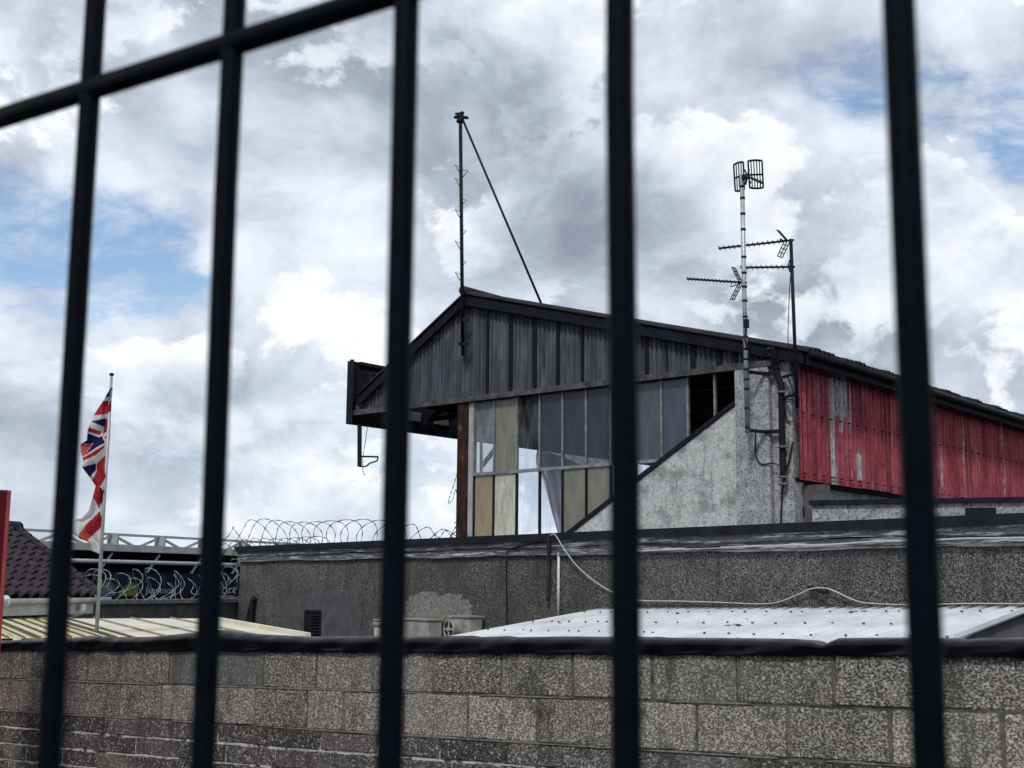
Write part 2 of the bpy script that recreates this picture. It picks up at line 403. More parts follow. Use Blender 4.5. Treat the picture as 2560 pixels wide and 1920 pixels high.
def spline(pts, n=8):                         # smooth polyline through points
    pts = [V(p) for p in pts]; out = []
    for i in range(len(pts) - 1):
        p0, p1, p2, p3 = pts[max(i - 1, 0)], pts[i], pts[i + 1], pts[min(i + 2, len(pts) - 1)]
        for k in range(n):
            t = k / n
            out.append(.5 * ((2 * p1) + (p2 - p0) * t + (2 * p0 - 5 * p1 + 4 * p2 - p3) * t * t + (3 * p1 - p0 - 3 * p2 + p3) * t ** 3))
    return out + [pts[-1]]
ZU = V((0, 0, 1)); LOW = -1.4

# ------------------------------------------------------------------ ground
def ground_z(x, y):
    d = (V((x, y, 0)) - V((1.98, 5.0, 0))).dot(V((.6239, .7815, 0)))    # metres beyond the block wall
    return -1.4 * max(0, min(1, (d - .3) / 2.5)) if d > .3 else 0.0
gv = MB()
xs = [-1500, -300, -60, -20, -10, -5, 0, 5, 10, 20, 60, 300, 1500]; ys = [-300, -50, -5, 0, 2, 3, 4, 5, 6, 7, 8, 9, 10, 12, 14, 17, 20, 30, 60, 200, 1500]
gv.add([(x, y, ground_z(x, y)) for y in ys for x in xs], [(j * len(xs) + i, j * len(xs) + i + 1, (j + 1) * len(xs) + i + 1, (j + 1) * len(xs) + i) for j in range(len(ys) - 1) for i in range(len(xs) - 1)])
tag(gv.build('ground', GROUND), 'dark asphalt ground running under the fence and yards', 'ground', kind='structure')

# ------------------------------------------------------------------ near railing fence
fd = V((math.sin(R(-56)), math.cos(R(-56)), 0)); f3 = atY(995, 960, .71); f3.z = 0
FS = .144
rail = vplane(310, 197, f3, fd)
fence = thing('railing_fence', f3 - fd * 0, 'dark green black steel railing fence with round upright bars close to the viewer', 'fence')
for k in range(-7, 9):
    b0 = f3 - fd * (FS * k)
    j = random.uniform(-.0015, .0015)
    MB().tube([b0 + ZU * z + fd * (j * math.sin(z * 9)) for z in (.12, .6, 1.0, 1.3, 1.5, 1.7, 1.9, 2.1, 2.32)], [.0074] * 8 + [.005], 16).build('bar', BARM, fence, True)
for z in (rail.z, .22):
    MB().tube([f3 - fd * (FS * -8.2) + ZU * z, f3 - fd * (FS * 9.2) + ZU * z], .0080, 14).build('rail', BARM, fence, True)
for k in (-8.2, 9.2):
    MB().tube([f3 - fd * (FS * k), f3 - fd * (FS * k) + ZU * 2.3], .025, 14).build('post', BARM, fence, True)

# ------------------------------------------------------------------ block wall
WA = V((1.98, 5.0, 0)); wd = V((-.7815, .6239, 0)); wn = V((-.6239, -.7815, 0))   # along (leftwards), towards viewer
WZ0, WSL = 1.65 - .25, -.034
def wtop(s): return WZ0 + WSL * s
wall = thing('block_wall', WA + wd * 3.5, 'weathered concrete block wall across the foreground behind the fence', 'wall')
SL, SR = 11.5, -3.2
joints = []; bk = MB(); tones = []; roughs = []
mt = MB()
def slab(s0, s1, z0, z1, d0, d1):             # piece of wall between two stations, offsets below top
    P = lambda s, z, d: WA + wd * s + wn * d + ZU * (wtop(s) + z)
    return [P(s0, z0, d0), P(s1, z0, d0), P(s1, z0, d1), P(s0, z0, d1)], [P(s0, z1, d0), P(s1, z1, d0), P(s1, z1, d1), P(s0, z1, d1)]
courses = []; z = 0
for h in (.222, .222) + (.112,) * 10: courses.append((z - h, z)); z -= h
for ci, (z0, z1) in enumerate(courses):
    big = ci < 2; L = .45 if big else .45
    s = SR + ((-.06, .155)[ci % 2] if big else random.uniform(0, .4)); first = True
    while s < SL:
        l = L if random.random() < .86 else random.choice((.225, .3))
        e = random.uniform(.006, .010) if big else .005
        dj = random.uniform(-.004, .004)
        q = slab(s + e, s + l - e, z0 + random.uniform(.005, .009), z1 - random.uniform(.005, .009), -.1, dj)
        # chamfered front so each block reads as a separate unit
        cb, ct = q; c = .004
        jv = lambda: wd * random.uniform(-.004, .004) + ZU * random.uniform(-.004, .004)
        cb = [p + jv() for p in cb]; ct = [p + jv() for p in ct]
        fr = [slab(s + e + c, s + l - e - c, z0 + .009 + c, z1 - .009 - c, -.1, dj + c)]
        a, b_ = fr[0]
        bk.add(cb + ct + [a[2], a[3], b_[2], b_[3]], [(0, 1, 2, 3), (4, 7, 6, 5), (0, 4, 5, 1), (1, 5, 6, 2), (3, 7, 4, 0), (2, 6, 10, 8), (3, 9, 11, 7), (2, 8, 9, 3), (7, 11, 10, 6), (8, 10, 11, 9)])
        m = s + l / 2
        k = max(0, min(1, (m - 1.5) / 5.5))   # blocks turn pinkish farther along
        br = random.uniform(.78, 1.25)
        t = V((.43, .400, .352)).lerp(V((.29, .228, .215)), k) * br
        if not big: t = V((.15, .142, .135)).lerp(V((.11, .085, .085)), k) * random.uniform(.7, 1.5)
        if ci == 0: t *= .72
        rg = 1.0
        if ci == 0 and 3.9 < m < 5.1 and random.random() < .7: rg = .35; t = V((.14, .14, .132))
        tones += [t] * 12; roughs += [rg * random.uniform(.7, 1)] * 12
        if ci < 2: joints.append((ci, z0, z1, s + l))
        s += l
bo = bk.build('block_courses', BLOCK, wall, fix=True)
ca = bo.data.attributes.new('tone', 'FLOAT_COLOR', 'POINT'); ca.data.foreach_set('color', [c for t in tones for c in (t.x, t.y, t.z, 1)])
ra = bo.data.attributes.new('rough', 'FLOAT', 'POINT'); ra.data.foreach_set('value', roughs)
# mortar core with lime smeared joints on the lower courses
nS = 300
def mort(u, v):
    s = SR + (SL - SR) * u; zz = -1.6 * v
    bulge = .004 + .0035 * math.sin(s * 31 + zz * 90) * math.sin(s * 13.3)
    return WA + wd * s + wn * (-.006 + bulge * .6) + ZU * (wtop(s) + zz - .002)
mo = MB().grid(mort, nS, 90).build('mortar_joints', MORT, wall, fix=False)
attr(mo, 'lime', lambda p: 1.0 if (p.z - wtop((p - WA).dot(wd))) < -.50 else 0.0)
q = slab(SR, SL, -1.62, -.004, -.2, -.03); MB().hexa(*q).build('wall_core', MORT, wall)
# ragged lime droppings on lower joints
lm = MB()
for ci in range(3, 8):
    zj = courses[ci][1]
    s = SR
    while s < SL:
        if random.random() < (.75 if ci in (3, 5) else .45):
            l = random.uniform(.15, .6); n = 10
            top = []; bot = []
            for i in range(n + 1):
                ss = s + l * i / n; k = math.sin(math.pi * i / n) ** .5
                top.append(WA + wd * ss + ZU * (wtop(ss) + zj + (.002 + .007 * random.random()) * k)); bot.append(WA + wd * ss + ZU * (wtop(ss) + zj - (.002 + .012 * random.random() ** 2) * k))
            vs = [p + wn * .004 for p in top] + [p + wn * .005 for p in bot] + [p + wn * -.01 for p in top] + [p + wn * -.01 for p in bot]
            m = n + 1
            lm.add(vs, [(i, i + 1, m + i + 1, m + i) for i in range(n)] + [(i + 1, i, 2 * m + i, 2 * m + i + 1) for i in range(n)] + [(m + i, m + i + 1, 3 * m + i + 1, 3 * m + i) for i in range(n)])
            s += l
        s += random.uniform(.05, .45)
pt = MB()                                     # grey pointing left proud on some upper joints
def smear(p0, p1, wmax):
    n = 12; ax = (p1 - p0).normalized(); ac = ax.cross(wn).normalized(); vs = [[], [], []]
    for i in range(n + 1):
        q = p0.lerp(p1, i / n); k = math.sin(math.pi * (i + .3) / (n + .6)) ** .4
        vs[0].append(q + ac * wmax * k * random.uniform(.45, 1) + wn * .002); vs[1].append(q + wn * random.uniform(.006, .010)); vs[2].append(q - ac * wmax * k * random.uniform(.45, 1) + wn * .002)
    m = n + 1; pt.add(vs[0] + vs[1] + vs[2], [(r * m + i, r * m + i + 1, r * m + m + i + 1, r * m + m + i) for r in (0, 1) for i in range(n)])
for ci in (1, 2):
    s = SR
    while s < SL:
        l = random.uniform(.2, .7)
        if random.random() < .5:
            zj = courses[ci][1]
            smear(WA + wd * s + ZU * (wtop(s) + zj), WA + wd * (s + l) + ZU * (wtop(s + l) + zj), random.uniform(.008, .016))
        s += l
for ci, z0, z1, sj in joints:
    if random.random() < .45: smear(WA + wd * sj + ZU * (wtop(sj) + z0 + .01), WA + wd * sj + ZU * (wtop(sj) + z1 - .01), random.uniform(.008, .022))
pt.build('pointing', simple('grey_pointing', (.13, .12, .108), .95, .4, 40, bm=.6), wall, fix=False)
lm.build('lime_droppings', simple('lime_mortar', (.46, .45, .42), .95, .2, 30, c2=(.16, .155, .15)), wall, fix=False)

# black polythene draped along the top
prof = [(-400, 1597), (20, 1602), (70, 1598), (160, 1598), (185, 1594), (215, 1590), (300, 1594), (380, 1592), (489, 1580), (520, 1575), (550, 1575), (590, 1581), (640, 1586), (720, 1590), (783, 1593), (947, 1591),
        (1060, 1592), (1170, 1590), (1190, 1594), (1260, 1591), (1283, 1594), (1400, 1592), (1529, 1593), (1586, 1592), (1625, 1594), (1640, 1592), (1655, 1595), (1800, 1596), (1970, 1598), (2035, 1602), (2058, 1612), (2075, 1604), (2094, 1596), (2270, 1595), (2400, 1597), (2412, 1602), (2430, 1597), (2560, 1595), (2800, 1594), (3300, 1592)]
hs = []
for px, py in prof:
    P = vplane(px, py, WA, wd); s = (P - WA).dot(wd); hs.append((s, P.z - wtop(s)))
hs.sort()
def lerp_tab(tab, x):
    if x <= tab[0][0]: return tab[0][1]
    for (a, b), (c, d) in zip(tab, tab[1:]):
        if x <= c: return b + (d - b) * (x - a) / (c - a)
    return tab[-1][1]
def wob(a, b): return math.sin(a * 7.1 + b) * .5 + math.sin(a * 17.3 + b * 2.1) * .3 + math.sin(a * 41 + b * 1.3) * .2
def tarp(u, v):
    s = -2.6 + 11.6 * u; h = max(.02, lerp_tab(hs, s))
    w1 = wob(s, 3 * v) * .007
    if v < .35: k = v / .35; d, zz = .022 + .006 * k, -.012 + (h * .55 + .012) * k
    elif v < .7: k = (v - .35) / .35; a = k * math.pi / 2; d, zz = .028 - .06 * (1 - math.cos(a)), h * .55 + h * .45 * math.sin(a)
    else: k = (v - .7) / .3; d, zz = -.032 - .17 * k, h - .012 * k - .02 * k * k
    return WA + wd * s + wn * (d + w1 + .007 * wob(s * 1.1, 4 * v) * (1 if v > .1 else .4)) + ZU * (wtop(s) + zz + (.006 * wob(s * 2.7, 5) if v < .1 else 0))
tag(MB().grid(tarp, 420, 26).build('plastic_sheet', TARP, None, True, solid=.003), 'black polythene sheet draped along the top of the block wall', 'plastic sheet')

# ------------------------------------------------------------------ red post at the left edge
pr = atY(27, 1225, 8.2); e1 = V((-.93, -.367, 0)).normalized(); e2 = V((-.40, .92, 0)).normalized()
rp = thing('steel_post', (pr.x, pr.y, 0), 'dark red painted steel post with a paler edge at the left border', 'post')
MB().box(V((pr.x, pr.y, 0)), e1, e2, ZU, .55, .16, pr.z).build('post_body', REDP, rp, bevel=.012)
o0 = V((pr.x, pr.y, .02)) - e1 * .003 - e2 * .014
MB().box(o0 , e1, e2, ZU, .024, .17, pr.z - .024).build('edge_flange', REDE, rp, bevel=.004)

# ------------------------------------------------------------------ grandstand
AZ = R(39.5)
b_ = V((math.sin(AZ), math.cos(AZ), 0)); a_ = V((-b_.y, b_.x, 0))      # b along the stand (away, right), a across it (away, left)
C = atY(1986, 1200, 17.4); C.z = 0
def SP(s, t, z): return C + a_ * s + b_ * t + ZU * z
def GS(px, py, t=0.0):
    P = vplane(px, py, C + b_ * t, a_); return (P - C).dot(a_), P.z
LEN = 17.0
stand = thing('grandstand', C, 'old grandstand with grey corrugated gable, side windows and worn red rear cladding', 'grandstand')
TR = -.14
sR, zR = GS(1160, 737, TR); sK, zK = GS(1985, 874, TR); sF, zF = GS(893, 992, TR)
mk = (zR - zK) / (sR - sK); mf = (zF - zR) / (sF - sR)
def rake(s): return zR + mk * (s - sR) if s <= sR else zR + mf * (s - sR)
sB1, zB1 = GS(890, 1030); sB2, zB2 = GS(1840, 915); mb = (zB1 - zB2) / (sB1 - sB2)
zbm = (zB1 + zB2) / 2
def zbeam(s): return zB2 + mb * (s - sB2)
SFR = GS(887, 1000)[0]
# --- gable cladding, a corrugated sheet with laps
def corr_cols(s0, s1, pitch, sub=8):
    n = int((s1 - s0) / pitch * sub); return [s0 + (s1 - s0) * i / n for i in range(n + 1)]
cg = MB(); nv = 14; cols = corr_cols(.02, SFR - .06, .085)
for i, s in enumerate(cols):
    zt, zb = rake(s) - .03, zbeam(s) + .02 + .012 * math.sin(s * 47) * random.random()
    off = .026 * math.sin(2 * math.pi * s / .085) + (.012 if (s / .62) % 1 < .5 else 0)
    zt = max(zt, zb + .01)
    for j in range(nv + 1):
        cg.v.append(SP(s, -off, zb + (zt - zb) * j / nv))
m = nv + 1
cg.f = [(i * m + j, (i + 1) * m + j, (i + 1) * m + j + 1, i * m + j + 1) for i in range(len(cols) - 1) for j in range(nv)]
cg.build('gable_cladding', CLAD, stand, True, fix=False)
# dark cover strips between sheets
for px, w in ((1222, .10), (1280, .14), (1340, .14), (1398, .11), (1458, .07), (1580, .05), (1620, .10), (1672, .05), (1735, .13), (1800, .12), (1840, .09)):
    s = GS(px, 900)[0]
    za, zb = zbeam(s) + .05, rake(s) - .12
    w *= .62
    if zb > za: MB().box(SP(s - w / 2, -.042, za), a_, b_, ZU, w, .014, zb - za).build('cover_strip', DKWOOD, stand)
# bargeboards and roof
def rake_board(s0, s1, t, h, th, nm):
    MB().prism([SP(s0, t, rake(s0) - h), SP(s1, t, rake(s1) - h), SP(s1, t, rake(s1) + .01), SP(s0, t, rake(s0) + .01)], b_ * th).build(nm, DKWOOD, stand)
rake_board(-.25, sR, TR, .17, .035, 'bargeboard'); rake_board(sR, sF, TR, .17, .035, 'bargeboard')
def roof_sheet(s0, s1, nm, up):
    pit = .146; t0 = TR - .03; n = int((LEN - t0) / pit * 6); mbx = MB()
    for i in range(n + 1):
        t = t0 + (LEN - t0) * i / n; off = .036 * math.sin(2 * math.pi * t / pit)
        jit = .012 * math.sin(t * 5.3) + .008 * math.sin(t * 13.1)
        for j in range(7):
            s = s0 + (s1 - s0) * j / 6
            mbx.v.append(SP(s, t, rake(s) + .045 + off + jit * (1 - j / 6)))
    mbx.f = [(i * 7 + j, i * 7 + j + 1, i * 7 + j + 8, i * 7 + j + 7) for i in range(n) for j in range(6)]
    return mbx.build(nm, ROOFDK, stand, True, fix=False, solid=.012)
EAVE = -.34
roof = roof_sheet(EAVE, sR, 'roof', 1); roof_sheet(sR, sF + .02, 'roof', 1)
# ridge capping with its rounded end
MB().tube([SP(sR, TR - .05, zR + .075), SP(sR, LEN, zR + .075)], .075, 10).build('ridge_cap', ROOFDK, stand, True)
MB().prism([SP(EAVE + .02, TR, rake(EAVE) - .01), SP(sR, TR, zR - .02), SP(sR, TR, zR + .02), SP(EAVE + .02, TR, rake(EAVE) + .02)], b_ * (LEN - TR)).build('roof_lining', LINING, stand)
MB().prism([SP(sR, TR, zR - .02), SP(sF, TR, zF - .02), SP(sF, TR, zF + .02), SP(sR, TR, zR + .02)], b_ * (LEN - TR)).build('roof_lining', LINING, stand)
# eaves soffit and gutter along the red wall
MB().tube([SP(EAVE - .03, t, rake(EAVE) - .03 - .0 * t) for t in (TR, 4, 8, 12, LEN)], .055, 8).build('gutter', DARKST, stand, True)
MB().box(SP(EAVE + .02, TR, rake(EAVE) - .17), a_, b_, ZU, .03, LEN - TR, .15).build('eaves_board', DKWOOD, stand)
# header beam below the cladding
MB().bar(SP(SFR - .05, -.05, zbeam(SFR) - .03), SP(GS(1946, 905)[0], -.05, zbeam(GS(1946, 905)[0]) - .03), .10, .085).build('header_beam', simple('streaked_beam', (.11, .108, .108), .85, .6, 6, c2=(.025, .025, .03)), stand)
# front fascia board (seen from inside) with its end framing
zf1 = GS(890, 904)[1]; zf0 = GS(884, 1061)[1]
MB().box(SP(SFR, -.12, zf0), a_, b_, ZU, .09, LEN + .12, zf1 - zf0).build('front_fascia', DARKST, stand)
MB().bar(SP(SFR - .05, -.14, zf0), SP(SFR - .05, -.14, zf1 + .01), .07).build('fascia_post', DARKST, stand)
MB().bar(SP(SFR - .02, .06, zf1 - .03), SP(SFR - .02, LEN, zf1 - .03), .10, .06).build('fascia_rail', DARKST, stand)
def gbar(p, q, w, t=.05, nm='brace', mat=DARKST):
    s0, z0 = GS(*p, t); s1, z1 = GS(*q, t)
    return MB().bar(SP(s0, t, z0), SP(s1, t, z1), w).build(nm, mat, stand)
gbar((905, 931), (985, 938), .04); gbar((926, 935), (926, 968), .05); gbar((985, 905), (896, 1000), .07); gbar((910, 968), (925, 942), .03)
for k in range(1, 9):                         # trusses behind the gable
    t = k * 1.9
    MB().bar(SP(SFR - .05, t, zf0 + .25), SP(sR, t, zR - .12), .08).build('truss_rafter', DARKST, stand)
    MB().bar(SP(SFR - .05, t, zf0 + .28), SP(1.0, t, zbeam(1) + .1), .08).build('truss_tie', DARKST, stand)
    MB().bar(SP(SFR - .6, t, zf0 + .2), SP(SFR - .6, t, rake(SFR - .6) - .1), .06).build('truss_post', DARKST, stand)
for t0, t1, h in ((1.1, 1.7, .17), (2.1, 2.5, .15), (3.4, 4.2, .1)):
    MB().box(SP(SFR - .035, t0, zf0 + .22), a_, b_, ZU, .03, t1 - t0, h).build('fascia_panel', simple('faded_panel', (.16, .15, .17), .7), stand)
# rusty column and white post at the front of the windows
s0 = GS(1146, 1200)[0]; s1 = GS(1171, 1200)[0]; s2 = GS(1183, 1200)[0]
MB().box(SP(s1, -.05, LOW), a_, b_, ZU, s0 - s1, .2, zbeam(s0) - .08 - LOW).build('column', RUST, stand, bevel=.01)
MB().box(SP(s2, -.02, LOW), a_, b_, ZU, s1 - s2 - .008, .1, zbeam(s1) - .085 - LOW).build('corner_post', simple('dirty_white_post', (.42, .44, .45), .7, .2, 5, c2=(.25, .26, .27)), stand)
# raking concrete side wall
d0s, d0z = GS(1442, 1323); d1s, d1z = GS(1847, 1007); dm = (d1z - d0z) / (d1s - d0s)
def diag(s): return d0z + dm * (s - d0s)
sPil = GS(1846, 1100)[0]
lo_s = d0s + (d0z - LOW) / -dm * -1 if False else d0s + 1.2
MB().prism([SP(sPil - .05, 0, LOW), SP(lo_s, 0, LOW), SP(lo_s, 0, diag(lo_s)), SP(sPil - .05, 0, diag(sPil - .05))], b_ * .22).build('raking_wall', CONC, stand)
MB().prism([SP(sPil, -.03, diag(sPil) + .005), SP(lo_s, -.03, diag(lo_s) + .005), SP(lo_s, -.03, diag(lo_s) + .075), SP(sPil, -.03, diag(sPil) + .075)], b_ * .14).build('raking_coping', DARKST, stand)
# terrace steps inside
ts = [SP(.25, .25, LOW)]
st = lo_s; poly = []
ns = 9; dx = (lo_s - .3) / ns
for i in range(ns):
    s = lo_s - i * dx; zz = diag(s) - .05
    poly += [SP(s, .25, zz), SP(s - dx, .25, zz)]
poly = [SP(lo_s, .25, LOW)] + poly + [SP(.3, .25, LOW)]
MB().prism(poly, b_ * (LEN - .5)).build('terrace_steps', CONC, stand)
# pillar at the corner
sA = GS(1846, 1100)[0]; sBm = GS(1931, 1100)[0]; zp = GS(1850, 921)[1]
MB().box(SP(sBm, -.09, LOW), a_, b_, ZU, sA - sBm, .35, zp - LOW).build('corner_pillar', CONCD, stand, bevel=.015)
zq = GS(1950, 903)[1]
MB().box(SP(.012, -.005, LOW), a_, b_, ZU, sBm - .014, .3, zq - LOW).build('corner_pier', CONCD, stand, bevel=.012)
# --- windows
frame = MB()
mx = [1185, 1234, 1291, 1348, 1405, 1464, 1525, 1587, 1653, 1719, 1787, 1845]
ms_ = [GS(x, 1080)[0] for x in mx]
tS0, tZ0 = GS(1186, 1186); tS1, tZ1 = GS(1652, 1151)
def ztr(s): return tZ0 + (tZ1 - tZ0) * (s - tS0) / (tS1 - tS0)
low = []
for i, s in enumerate(ms_[:-1]):
    lo = max(GS(1300, 1400)[1] - .3, diag(s) + .07)
    zm = max(lo, ztr(s)) if i < 9 else lo
    frame.box(SP(s - .013, .0, zm), a_, b_, ZU, .026, .05, zbeam(s) - .075 - zm)
    if zm > lo: low.append(MB().box(SP(s - .016, .001, lo), a_, b_, ZU, .030, .045, zm - lo - .03))
frame.bar(SP(ms_[0], .02, ztr(ms_[0])), SP(ms_[8], .02, ztr(ms_[8])), .06, .05)
win = frame.build('window_screen', MULL, stand)
for q in low: q.build('glazing_bar', DARKST, win)
def clip(poly, off=.0):                       # keep what lies above the raking coping
    out = []
    f = lambda p: p[1] - diag(p[0]) - .06
    for i in range(len(poly)):
        p, q = poly[i], poly[(i + 1) % len(poly)]
        if f(p) >= 0: out.append(p)
        if (f(p) >= 0) != (f(q) >= 0):
            k = f(p) / (f(p) - f(q)); out.append((p[0] + (q[0] - p[0]) * k, p[1] + (q[1] - p[1]) * k))
    return out
upper = [P_DIRTY, P_OLIVE, P_CLEAR, P_TINT, P_TINT, P_TINT, P_TINT, P_GREY, P_BLUE, None, None]
lower = [P_TAN, P_CREAM, P_CLEAR, P_CLEAR, P_OLIVE, P_OLIVE, P_CLEAR, P_CLEAR]
plabel = {P_DIRTY.name: 'smeared clear pane', P_OLIVE.name: 'dusty olive pane', P_CLEAR.name: 'clear pane', P_TINT.name: 'dusty lilac grey pane', P_GREY.name: 'dusty grey pane', P_BLUE.name: 'dusty blue grey pane', P_CREAM.name: 'streaked cream pane', P_TAN.name: 'tan brown pane'}
for row, mats in ((0, upper), (1, lower)):
    for i, mt_ in enumerate(mats):
        if mt_ is None: continue
        sa, sb = ms_[i] - .02, ms_[i + 1] + .015
        if row == 0: pl = [(sa, ztr(sa) + .025), (sb, ztr(sb) + .025), (sb, zbeam(sb) - .08), (sa, zbeam(sa) - .08)]
        else:
            lo = GS(1300, 1400)[1] - .3; pl = [(sa, lo), (sb, lo), (sb, ztr(sb) - .025), (sa, ztr(sa) - .025)]
        pl = clip(pl)
        if len(pl) > 2:
            o = MB().prism([SP(s, .025, z) for s, z in pl], b_ * .006).build('pane', mt_, win); o['label'] = plabel[mt_.name]
# diagonal brace seen behind the first pane
gbar((1205, 1165), (1240, 1120), .06, .45); gbar((1203, 1100), (1203, 1190), .05, .45)
# --- red cladding on the rear wall
zr0 = GS(1985, 1199)[1]
rc = MB(); pit = .146; n = int((LEN + .0) / pit * 8); nvr = 22
for i in range(n + 1):
    t = .02 + (LEN - .02) * i / n; off = .044 * math.sin(2 * math.pi * t / pit) + (.006 if (t / 1.02) % 1 < .5 else 0)
    zt = rake(0) - .05
    zb = zr0 + .006 * math.sin(math.floor(t / 1.02) * 3.7)
    for j in range(nvr + 1): rc.v.append(SP(-.06 - off, t, zb + (zt - zb) * j / nvr))
m = nvr + 1
rc.f = [(i * m + j, (i + 1) * m + j, (i + 1) * m + j + 1, i * m + j + 1) for i in range(n) for j in range(nvr)]
ro = rc.build('red_cladding', RED, stand, True, fix=False)
ztop = rake(0)
def tz(px, py):
    P = vplane(px, py, C, b_); return (P - C).dot(b_), P.z
gt0, gt1 = tz(2066, 1000)[0], tz(2114, 1000)[0]; gzm = tz(2090, 1066)[1]
pt0, pt1 = tz(2126, 1150)[0], tz(2142, 1150)[0]; pz0, pz1 = tz(2130, 1195)[1], tz(2130, 1130)[1]
def wear(p):
    t = (p - C).dot(b_); z = p.z; w = -.03
    if gt0 < t < gt1 and z > gzm + .16 * math.sin(t * 23): w = .62
    elif gt0 - .03 < t < gt0 + .12: w = .42
    elif gt0 < t < gt1 and z < gzm: w = .12
    if pt0 < t < pt1 and pz0 < z < pz1: w = .95
    k = math.floor(t / 1.02)
    w += (.0, .12, .30, .05, .0, .10, .28, .02, .36, .15, .2)[int(k) % 11] * (.7 + .3 * (z - zr0)) * .55
    if abs((t / 1.02) % 1 - .02) < .03: w += .28
    return w
attr(ro, 'wear', wear)
bl = MB()
for zz in (zr0 + .09, zr0 + .92, ztop - .25):
    k = 0.073 * 1.5
    while k < LEN - 1:
        bl.tube([SP(-.07, k, zz), SP(-.126, k, zz)], .011, 6); k += .292
bl.build('fixing_bolts', DARKST, stand)['kind'] = 'stuff'
MB().box(SP(.03, .03, zr0 + .02), a_, b_, ZU, .10, LEN - .05, ztop - zr0 - .12).build('inner_lining', LINING, stand)  # added near-black board, its colour stands for the unlit interior
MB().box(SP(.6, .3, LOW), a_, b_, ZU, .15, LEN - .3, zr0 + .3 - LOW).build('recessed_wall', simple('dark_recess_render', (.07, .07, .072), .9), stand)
MB().box(SP(.0, .05, zr0 - .02), a_, b_, ZU, .62, LEN - .1, .06).build('overhang_soffit', LINING, stand)
# --- downpipe on the corner
def gp(px, py, t): s, z = GS(px, py, t); return SP(s, t, z)
MB().tube(spline([gp(1928, 868, -.2), gp(1934, 890, -.16), gp(1940, 925, -.08), gp(1950, 955, -.07), gp(1953, 975, -.07), gp(1955, 1080, -.07), gp(1958, 1195, -.07)], 5), .046, 10).build('downpipe', DARKST, stand, True)
for y in (870, 885, 900, 978, 1115, 1190, 1208):
    xx = 1953 + (y - 975) * .023 if y > 950 else 1928 + (y - 868) * .3
    MB().tube([gp(xx, y, -.10), gp(xx, y + 5, -.10)], .062, 10).build('pipe_collar', simple('pipe_collar_grey', (.12, .12, .125), .8), stand, True)

# --- mast on the ridge, with its stay
def mast_pt(px, py, t=-.2): return gp(px, py, t)
mast = thing('roof_mast', mast_pt(1156, 885), 'tall black mast with climbing pegs and a slanting stay rising from the gable peak', 'mast')
top = mast_pt(1151, 300); bot = mast_pt(1157, 888)
MB().tube([bot, top], .032, 10).build('pole', DARKST, mast, True)
stay0 = mast_pt(1158, 302); stay1 = gp(1357, 768, -.05)
MB().tube([stay0, stay1], .021, 8).build('stay', DARKST, mast, True)
for i, (px, py, sg) in enumerate([(1150, 418, -1), (1154, 425, 1), (1150, 452, -1), (1154, 498, 1), (1150, 530, -1), (1154, 575, 1), (1150, 608, -1), (1154, 652, 1), (1150, 686, -1)]):
    k = 1.25 if py == 425 else .9
    a = mast_pt(px, py); b2 = mast_pt(px + sg * 13 * k, py - (6 if sg < 0 else -2)); c2 = mast_pt(px, py + 17 * k)
    MB().tube([a, b2, c2], .0075, 5).build('climbing_peg', DARKST, mast)
hd = MB()
hd.tube([mast_pt(1151, 305), mast_pt(1151, 296)], [.075, .06], 8)
hd.bar(mast_pt(1137, 293), mast_pt(1168, 294), .05, .045); hd.tube([mast_pt(1139, 285), mast_pt(1155, 282), mast_pt(1150, 291)], .02, 6); hd.tube([mast_pt(1154, 292), mast_pt(1157, 279)], .03, 8)
hd.tube([mast_pt(1146, 290), mast_pt(1172, 296)], [.05, .01], 6)
hd.build('mast_head', DARKST, mast)
for y in (800, 860): MB().bar(mast_pt(1146, y), mast_pt(1170, y), .05).build('mast_clamp', DARKST, mast)

# --- television aerials
def yagi(parent, p0, p1, n, half, wire=.009, tilt=(.55, .25), mat=DARKST):
    y = MB(); p0, p1 = V(p0), V(p1); d = (p1 - p0).normalized()
    y.bar(p0, p1, .026)
    e = (a_ * .25 + b_ * -.75 + ZU * .55); e = (e - d * e.dot(d)).normalized()
    for i in range(n):
        c = p0.lerp(p1, (i + .15) / n * .86)
        y.tube([c - e * half, c + e * half], wire * .75, 5)
    return y.build('yagi_boom', mat, parent)
def reflector(parent, base, fwd, ang, l, half, mat=DARKST):
    y = MB(); e = (b_ * -.9 + a_ * .3).normalized(); e = (e - fwd * e.dot(fwd)).normalized()
    u = (fwd * math.cos(ang) + ZU * math.sin(ang)).normalized()
    for k in (-1, 0, 1): y.tube([base + e * (half * k), base + u * l + e * (half * k)], .008, 5)
    for i in range(4):
        c = base + u * (l * (i + 1) / 4); y.tube([c - e * half, c + e * half], .007, 5)
    return y.build('reflector', mat, parent)
TM = -.42
m1b, m1t = gp(1869, 1083, TM), gp(1855, 436, TM)
am = thing('aerial_mast', m1b, 'tall silver aerial pole with a grid aerial on top, clamped to the concrete pillar', 'aerial')
MB().tube([m1b, gp(1860, 700, TM), m1t], .032, 12).build('pole', ALU, am, True)
for y in (1072, 1025, 978, 955, 930, 905, 880, 850, 800, 760, 725, 690, 650, 580, 540, 500, 470):
    c = m1b.lerp(m1t, (1083 - y) / (1083 - 436)); MB().tube([c, c + ZU * .03], .037, 10).build('band', BLACKC, am, True)
for y, l in ((933, 26), (1076, 30)):
    c = m1b.lerp(m1t, (1083 - y) / (1083 - 436)); r = MB().bar(c, c - a_ * .12 + b_ * .33, .05, .04); r.bar(c - a_ * .10 + b_ * .32, c - a_ * .30 + b_ * .33, .05, .05); r.build('bracket', DARKST, am)
MB().box(gp(1868, 818, TM - .05), a_, b_, ZU, .06, .06, .12).build('amplifier_box', BLACKC, am)
